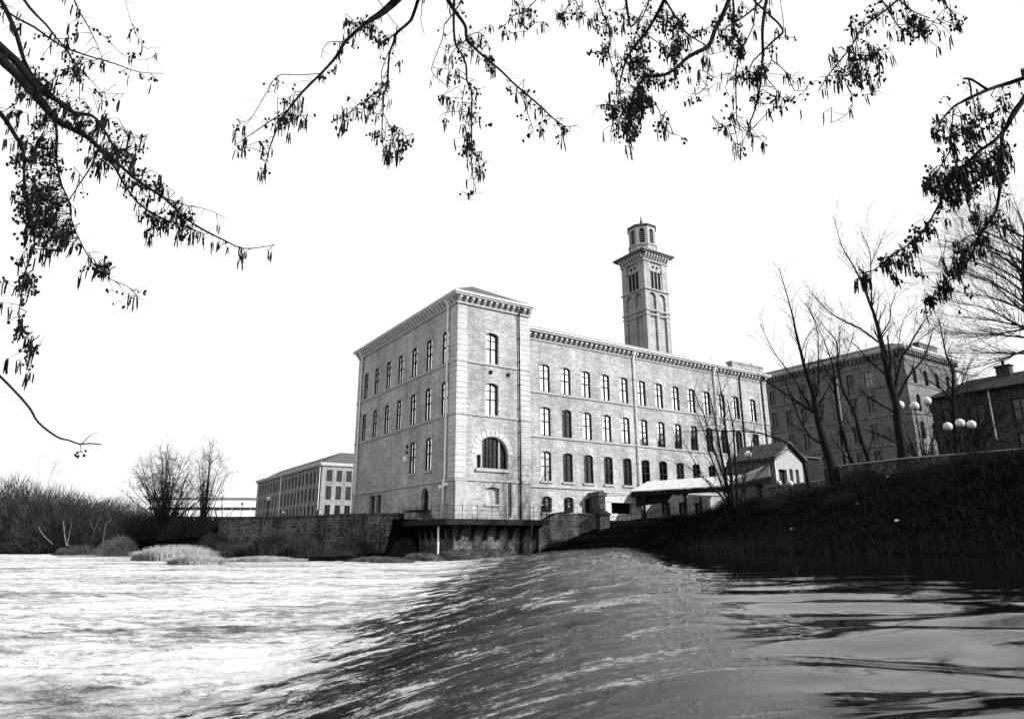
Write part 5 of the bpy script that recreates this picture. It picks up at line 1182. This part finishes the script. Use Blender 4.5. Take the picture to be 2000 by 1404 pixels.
# twiggy tree at the far right edge
def fan_tree(name, label, c, h, rad, n, group, seed=0, mat='twig', lean=(0, 0), r0_=.06, cat='tree', low=.0, dens=1.0, up=.55):
    g0 = gz(c[0], c[1]) - .1; base = Vector((c[0], c[1], g0)); W = MB(); T = MB()
    for i in range(n):
        t = rng.uniform(0, 2 * math.pi); k = rng.random() ** .5
        tipp = Vector((math.cos(t) * rad * k + lean[0], math.sin(t) * rad * k + lean[1], h * (1 - .45 * k * k) * rng.uniform(.8, 1.05)))
        s_ = Vector((rng.uniform(-.08, .08) * rad, rng.uniform(-.08, .08) * rad, low * h * rng.random()))
        m1 = s_.lerp(tipp, .35) + Vector((0, 0, h * .1)) + wob(rad, .05); m2 = s_.lerp(tipp, .7) + Vector((0, 0, h * .05)) + wob(rad, .05)
        r_ = r0_ * rng.uniform(.5, 1.2); W.tube([s_, m1, m2, tipp], [r_, r_ * .7, r_ * .4, r_ * .12], 5, cap=False)
        for a, b, q0 in ((s_, m1, .5), (m1, m2, 1), (m2, tipp, 1.3)):
            for j in range(int((b - a).length * 2.2 * q0 * dens)):
                d_ = (b - a).normalized() * up + wob(1, .8) * 1.0; ll = rng.uniform(.25, .9) * h * .16 + .2
                pts = twig_curve(a.lerp(b, rng.random()), d_, ll, r_ * .3, 3, .03, .2, T, 3)
                for k2 in range(2): twig_curve(pts[rng.randint(1, 2)], d_ + wob(1, .9), ll * .6, r_ * .18, 2, .02, .2, T, 3)
    root = empty(name, base, 0, label, cat, group)
    W.build('trunk', M[mat], root); T.build('twig_sprays', M[mat], root); return root
bank_tree('bare_tree', 'dense twiggy tree crowding in at the right edge below the hanging catkins', ['2030,900,20 2030,800,18 2025,740,15 2022,690,13 2010,640,10 2005,590,9 2000,540,8 2000,480,5 2005,430,3'] +
    ['%d,%d,4 %d,%d,2.4 %d,%d,1.4 %d,%d,.7' % (2012, y, 1972, y - dy * .4, 1925, y - dy * .8, x, y - dy) for y, x, dy in ((650, 1862, 60), (640, 1880, 20), (620, 1850, 90), (600, 1870, 70), (660, 1860, 10), (580, 1880, 75), (560, 1890, 60), (540, 1900, 70), (520, 1895, 50), (500, 1915, 60), (470, 1930, 50), (680, 1890, -40), (690, 1900, 0), (610, 1856, 40), (640, 1866, -20))], 24, 3.6, minr=.007)

# ---------------------------------------------------------------- left shore: thickets, trees, reeds
def thicket(name, label, c, h, rx, ry, n, group, mat='twig', cat='shrub', core=.46):
    g0 = gz(c[0], c[1]); g0 = max(g0, ZL) - .2; base = Vector((c[0], c[1], g0)); T = MB(); K = MB()
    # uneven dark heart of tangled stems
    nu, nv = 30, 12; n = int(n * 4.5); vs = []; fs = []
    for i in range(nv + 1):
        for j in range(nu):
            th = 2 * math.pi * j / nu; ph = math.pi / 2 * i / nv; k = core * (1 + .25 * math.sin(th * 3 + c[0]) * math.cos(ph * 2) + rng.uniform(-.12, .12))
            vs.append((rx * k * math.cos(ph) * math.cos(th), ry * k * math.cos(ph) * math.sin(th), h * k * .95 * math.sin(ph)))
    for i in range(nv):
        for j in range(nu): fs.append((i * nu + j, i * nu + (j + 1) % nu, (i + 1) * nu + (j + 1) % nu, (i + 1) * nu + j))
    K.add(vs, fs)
    for i in range(n):
        th = rng.uniform(0, 2 * math.pi); ph = math.asin(rng.uniform(0, 1)); k = rng.uniform(.2, 1.0) ** .7 * .97
        p = Vector((rx * k * math.cos(ph) * math.cos(th), ry * k * math.cos(ph) * math.sin(th), h * .85 * k * math.sin(ph) * rng.uniform(.85, 1.1)))
        d_ = Vector((p.x / rx * .5, p.y / ry * .5, .55 + p.z / h * .5)) + wob(1, .5)
        twig_curve(p, d_, rng.uniform(.08, .2) * h, .010 + .0022 * h, 3, .0, .3, T, 3, tip=.15)
    root = empty(name, base, 0, label, cat, group)
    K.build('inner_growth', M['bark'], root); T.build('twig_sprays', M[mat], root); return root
GB = 'bushes along the far shore'
def gp_(px, Y_): p = at(px, 1058, Y_); return p.x, Y_
thicket('riverside_bush', 'tallest dark thicket at the left edge of the far shore', gp_(15, 92), 11.0, 7.5, 6, 2600, GB)
thicket('riverside_bush', 'tall rounded thicket second from the left edge', gp_(108, 90), 9.4, 6.0, 5, 2200, GB)
thicket('riverside_bush', 'lower thicket sloping down behind the pale forked stems', gp_(165, 93), 6.8, 5.5, 5, 1700, GB)
thicket('riverside_bush', 'greyish bush above the broken snag', gp_(222, 96), 6.4, 5.5, 5, 1700, GB)
thicket('riverside_bush', 'dark bush under the fan-shaped trees', gp_(300, 84), 4.6, 5.2, 4, 1800, GB)
thicket('riverside_bush', 'low dark bush between the fan-shaped trees and the river wall', gp_(385, 76), 3.2, 4.2, 3, 1500, GB)
thicket('riverside_bush', 'thin pale bush at the water edge right of the snag', gp_(232, 73), 2.6, 2.2, 1.5, 800, GB, 'reed')
thicket('riverside_bush', 'low scrub around the pale forked stems', gp_(165, 80), 1.5, 3.0, 1.5, 700, GB, 'reed')
thicket('riverside_bush', 'bush at the foot of the left end of the river wall', gp_(455, 54.6), 1.6, 1.9, 1.2, 800, GB)
thicket('riverside_bush', 'bush covering the sloping left end of the river wall', gp_(428, 61.5), 2.3, 2.2, 1.2, 800, GB)
thicket('riverside_bush', 'ivy-dark bush against the middle of the river wall', gp_(540, 53.2), 2.3, 2.2, 1.0, 1100, GB)
thicket('riverside_bush', 'straggling bush against the river wall under the near corner of the mill', gp_(690, 55.8), 1.7, 1.9, .9, 800, GB, core=.2)
thicket('riverside_bush', 'dark bush in the angle between the river wall and the terrace', gp_(790, 55), 2.0, 1.2, .9, 700, GB, core=.2)
thicket('riverside_bush', 'low brambles trailing over mud left of the dark boulder', gp_(640, 52.5), .9, 2.4, .9, 700, GB, core=.2)
thicket('riverside_bush', 'bush hiding the river wall below the far mill corner', gp_(600, 52), 1.7, 1.4, .9, 800, GB)
thicket('riverside_bush', 'small plant growing on the footing under the terrace', gp_(930, 53.3), .9, 1.2, .5, 420, GB)
GF = 'bare trees on the far shore'
def fx(px, Y_): return gp_(px, Y_)
fan_tree('bare_tree', 'broad fan-shaped bare tree left of the river wall', fx(318, 80), 11.3, 4.8, 56, GF, r0_=.09, dens=1.3)
fan_tree('bare_tree', 'slimmer bare tree right of the broad fan-shaped one', fx(392, 78), 10.9, 2.8, 22, GF, r0_=.07, dens=1.2)
fan_tree('bare_tree', 'narrow bare tree close behind the left end of the river wall', fx(430, 72), 6.2, 1.4, 7, GF, r0_=.06)
fan_tree('bare_tree', 'pale wispy tree top rising above the left edge thicket', fx(60, 96), 14.5, 5, 12, GF, r0_=.05, mat='reed')
fan_tree('bare_tree', 'small slanting tree behind the fan-shaped tree', fx(350, 84), 8.0, 3.4, 24, GF, r0_=.07)
fan_tree('bare_tree', 'tangled low bare tree behind the three-globe lamps', gp_(1835, 49), 6.0, 2.6, 26, 'bare trees on the river bank', r0_=.05, mat='bark2', dens=1.2)
fan_tree('bare_tree', 'twiggy tree screening the dark stone building at the right edge', gp_(1935, 47), 8.0, 3.0, 34, 'bare trees on the river bank', r0_=.045, mat='bark2', dens=1.3)
fan_tree('bare_tree', 'low tangled growth left of the three-globe lamps, under the old mill', gp_(1800, 52), 4.2, 1.8, 16, 'bare trees on the river bank', r0_=.04, mat='bark2', dens=1.2)
# pale stems and snag
def pale(label, limbs, D, name='dead_tree'):
    W = MB(); pth = [digit(s, D, .2) for s in limbs]; b = pth[0][0][0].copy()
    for path in pth:
        sm = smooth_path(path, 3); W.tube([q[0] - b for q in sm], [q[1] * .42 for q in sm], 6, jit=.15)
    e_ = empty(name, b, 0, label, 'dead tree'); W.build('trunk', M['palebark'], e_)
pale('pale broken snag with its top bent to the right at the far shore', ['201,1064,2.6 204,1040,2.4 207,1022,2.6 214,1019,2 218,1014,2.2'], 79)
pale('pale forked stems rising from a dark rock at the far shore', ['130,1066,1.8 126,1042,1.4 124,1018,1', '131,1066,1.5 136,1040,1.1 140,1022,.6', '142,1070,1.4 130,1060,1.2'], 81)
pale('pale leaning stem slanting up left at the far shore', ['103,1062,1.4 84,1044,1.1 75,1028,.6'], 81)
pale('pale forked sapling beside the grey bush at the far shore', ['180,1056,1.2 186,1032,1.1 196,1010,.6', '184,1036,.9 172,1012,.6'], 82)
def rock(name, label, c, rx, ry, rz, mat, cat='rock', group=None):
    t = MB(); vs = []; nu, nv = 14, 8
    for i in range(nv + 1):
        for j in range(nu):
            th = 2 * math.pi * j / nu; ph = math.pi * (i / nv - .5); k = rng.uniform(.78, 1.12)
            vs.append((rx * k * math.cos(ph) * math.cos(th), ry * k * math.cos(ph) * math.sin(th), rz * k * math.sin(ph)))
    fs = [(i * nu + j, i * nu + (j + 1) % nu, (i + 1) * nu + (j + 1) % nu, (i + 1) * nu + j) for i in range(nv) for j in range(nu)]
    t.add(vs, fs); o = t.build(name, M[mat], loc=c); tag(o, label, cat, group); return o
p = gp_(133, 80); rock('shore_rock', 'dark rock at the root of the pale forked stems', (p[0], p[1], ZL + .1), 1.6, .8, .7, 'rock')
p = gp_(238, 76); rock('shingle_bank', 'pale strip of shingle on the far shore left of the reeds', (p[0], p[1], ZL + .15), 2.2, 1.0, .35, 'pale', 'shingle bank')
for px_, Y_, a, b, h_, lb in ((826, 49.0, 1.6, .9, .55, 'wet dark rock at the foot of the white rain pipe'), (900, 49.8, 1.9, .8, .7, 'wet rock ledge under the front of the terrace'), (960, 51.6, 1.7, .7, .6, 'wet rock under the right half of the terrace'), (770, 46.0, 1.5, .5, .22, 'flat rock shelf breaking the white water below the river wall'), (735, 47.6, 2.2, .6, .35, 'dark boulder at the base of the river wall')):
    p = gp_(px_, Y_); rock('river_rock', lb, (p[0], p[1], max(wz(*p), ZL) + .02), a, b, h_, 'rock', 'rock', 'rocks at the foot of the mill')
def reeds(label, px0, px1, Y_, h, n, dep=2.0):
    T = MB(); a = gp_(px0, Y_); b = gp_(px1, Y_); c0_ = Vector(((a[0] + b[0]) / 2, Y_, ZL))
    for i in range(n):
        t = rng.random(); x = a[0] + (b[0] - a[0]) * t; y = Y_ + rng.uniform(-dep, dep) * math.sin(math.pi * min(max(t, .08), .92))
        hh_ = h * (.45 + .55 * math.sin(math.pi * min(max(t, .1), .9))) * rng.uniform(.55, 1.05)
        b_ = Vector((x, y, ZL - .1)) - c0_; T.tube([b_, b_ + Vector((rng.uniform(-.1, .1), 0, hh_ * .6)), b_ + Vector((rng.uniform(-.35, .35), rng.uniform(-.2, .2), hh_))], [.016, .012, .004], 3, cap=False)
    o = T.build('reed_bed', M['reed'], loc=c0_); tag(o, label, 'reeds', None, 'stuff'); return o
reeds('dry pale reed bed at the water edge in front of the fan-shaped trees', 268, 430, 54, 1.25, 5200, 2.5)
reeds('smaller nearer clump of dry reeds standing in the white water', 335, 442, 44, .75, 2600, 1.0)
reeds('thin line of reeds along the foot of the bushes before the river wall', 430, 600, 49, .5, 2600, 1.0)
# rough grass on the right bank
def bank_grass():
    T = MB(); n = 0
    while n < 15000:
        x = rng.uniform(8, 40); y = rng.uniform(16, 56); 
        if abs(x / y) > .9: continue
        cand.append((x, y)); n += 1
cand = []; bank_grass(); ca = np.array(cand); cd = sdist(ca[:, 0], ca[:, 1]); cz2 = ground_z(ca[:, 0], ca[:, 1])
T = MB()
for (x, y), d_, z in zip(cand, cd, cz2):
    if d_ < .2 or z > 3.55: continue
    for k in range(2):
        hh_ = rng.uniform(.12, .42); b_ = Vector((x + rng.uniform(-.1, .1), y, z - .05)); T.tube([b_, b_ + Vector((rng.uniform(-.08, .08), rng.uniform(-.05, .05), hh_ * .6)), b_ + Vector((rng.uniform(-.25, .25), rng.uniform(-.2, .1), hh_))], [.014, .01, .003], 3, cap=False)
M['grass'] = noisy('dark_bank_grass', .002, .008, 1.5, rough=1.0, bump=0)
o = T.build('bank_grass', M['grass']); tag(o, 'rough dark grass covering the right bank', 'grass', None, 'stuff')
# brambles along the bank top
for px_, Y_, h_, lb in ((1432, 48, .9, 'round dark bush at the foot of the many-stemmed tree'), (1590, 46, 1.5, 'dark scrub at the foot of the stout leaning tree'), (1700, 44.5, 1.0, 'dark bramble between the tree trunks on the bank'), (1885, 43.5, 2.6, 'tall dark bush beside the three-globe lamp at the right'), (1230, 56.2, .7, 'low bramble on the bank below the paling fence'), (1090, 56, .8, 'tangle of plants on the broken retaining wall'), (1150, 55.2, .7, 'scrub at the water edge below the pointed pier'), (1300, 51, .8, 'scrub on the bank below the left half of the shelter'), (1530, 42, .9, 'scrub on the bank below the path edging'), (1660, 36, .9, 'dark clump halfway down the bank under the slim leaning tree'), (1820, 33, 1.0, 'dark clump on the bank below the three-globe lamps'), (1940, 30, .9, 'dark clump on the bank nearest the right edge'), (1480, 47.5, .8, 'scrub at the foot of the last shelter post')):
    p = gp_(px_, Y_); thicket('bramble_bush', lb, p, h_, h_ * .9 + .4, h_ * .6 + .3, 450, 'dark bushes on the right bank', core=.08, mat='bark2')
# scraps of litter on the dark bank
for px_, py_, lb in ((1734, 932, 'torn pale paper scrap high on the dark bank, under the largest tree'), (1546, 1034, 'small pale scrap lowest on the dark bank'), (1675, 985, 'thin pale stick-like scrap in the middle of the bank'), (1752, 1018, 'long pale scrap low on the bank at the right')):
    best = None
    for Y_ in np.arange(18, 50, .25):
        q_ = at(px_, py_, Y_)
        if q_.z < gz(q_.x, q_.y) + .05: best = q_; break
    if best is None: continue
    t = MB(); s_ = .16; 
    t.add([Vector(q_) * .55 for q_ in ((-.16, 0, 0), (.05, -.05, .02), (.2, .02, .1), (.02, .06, .17), (-.12, .05, .12), (0, .08, .05))], [(0, 1, 5), (1, 2, 5), (2, 3, 5), (3, 4, 5), (4, 0, 5), (0, 4, 3, 2, 1)])
    o = t.build('paper_scrap', M['trim'], loc=best); tag(o, lb, 'litter', 'scraps of litter on the bank')
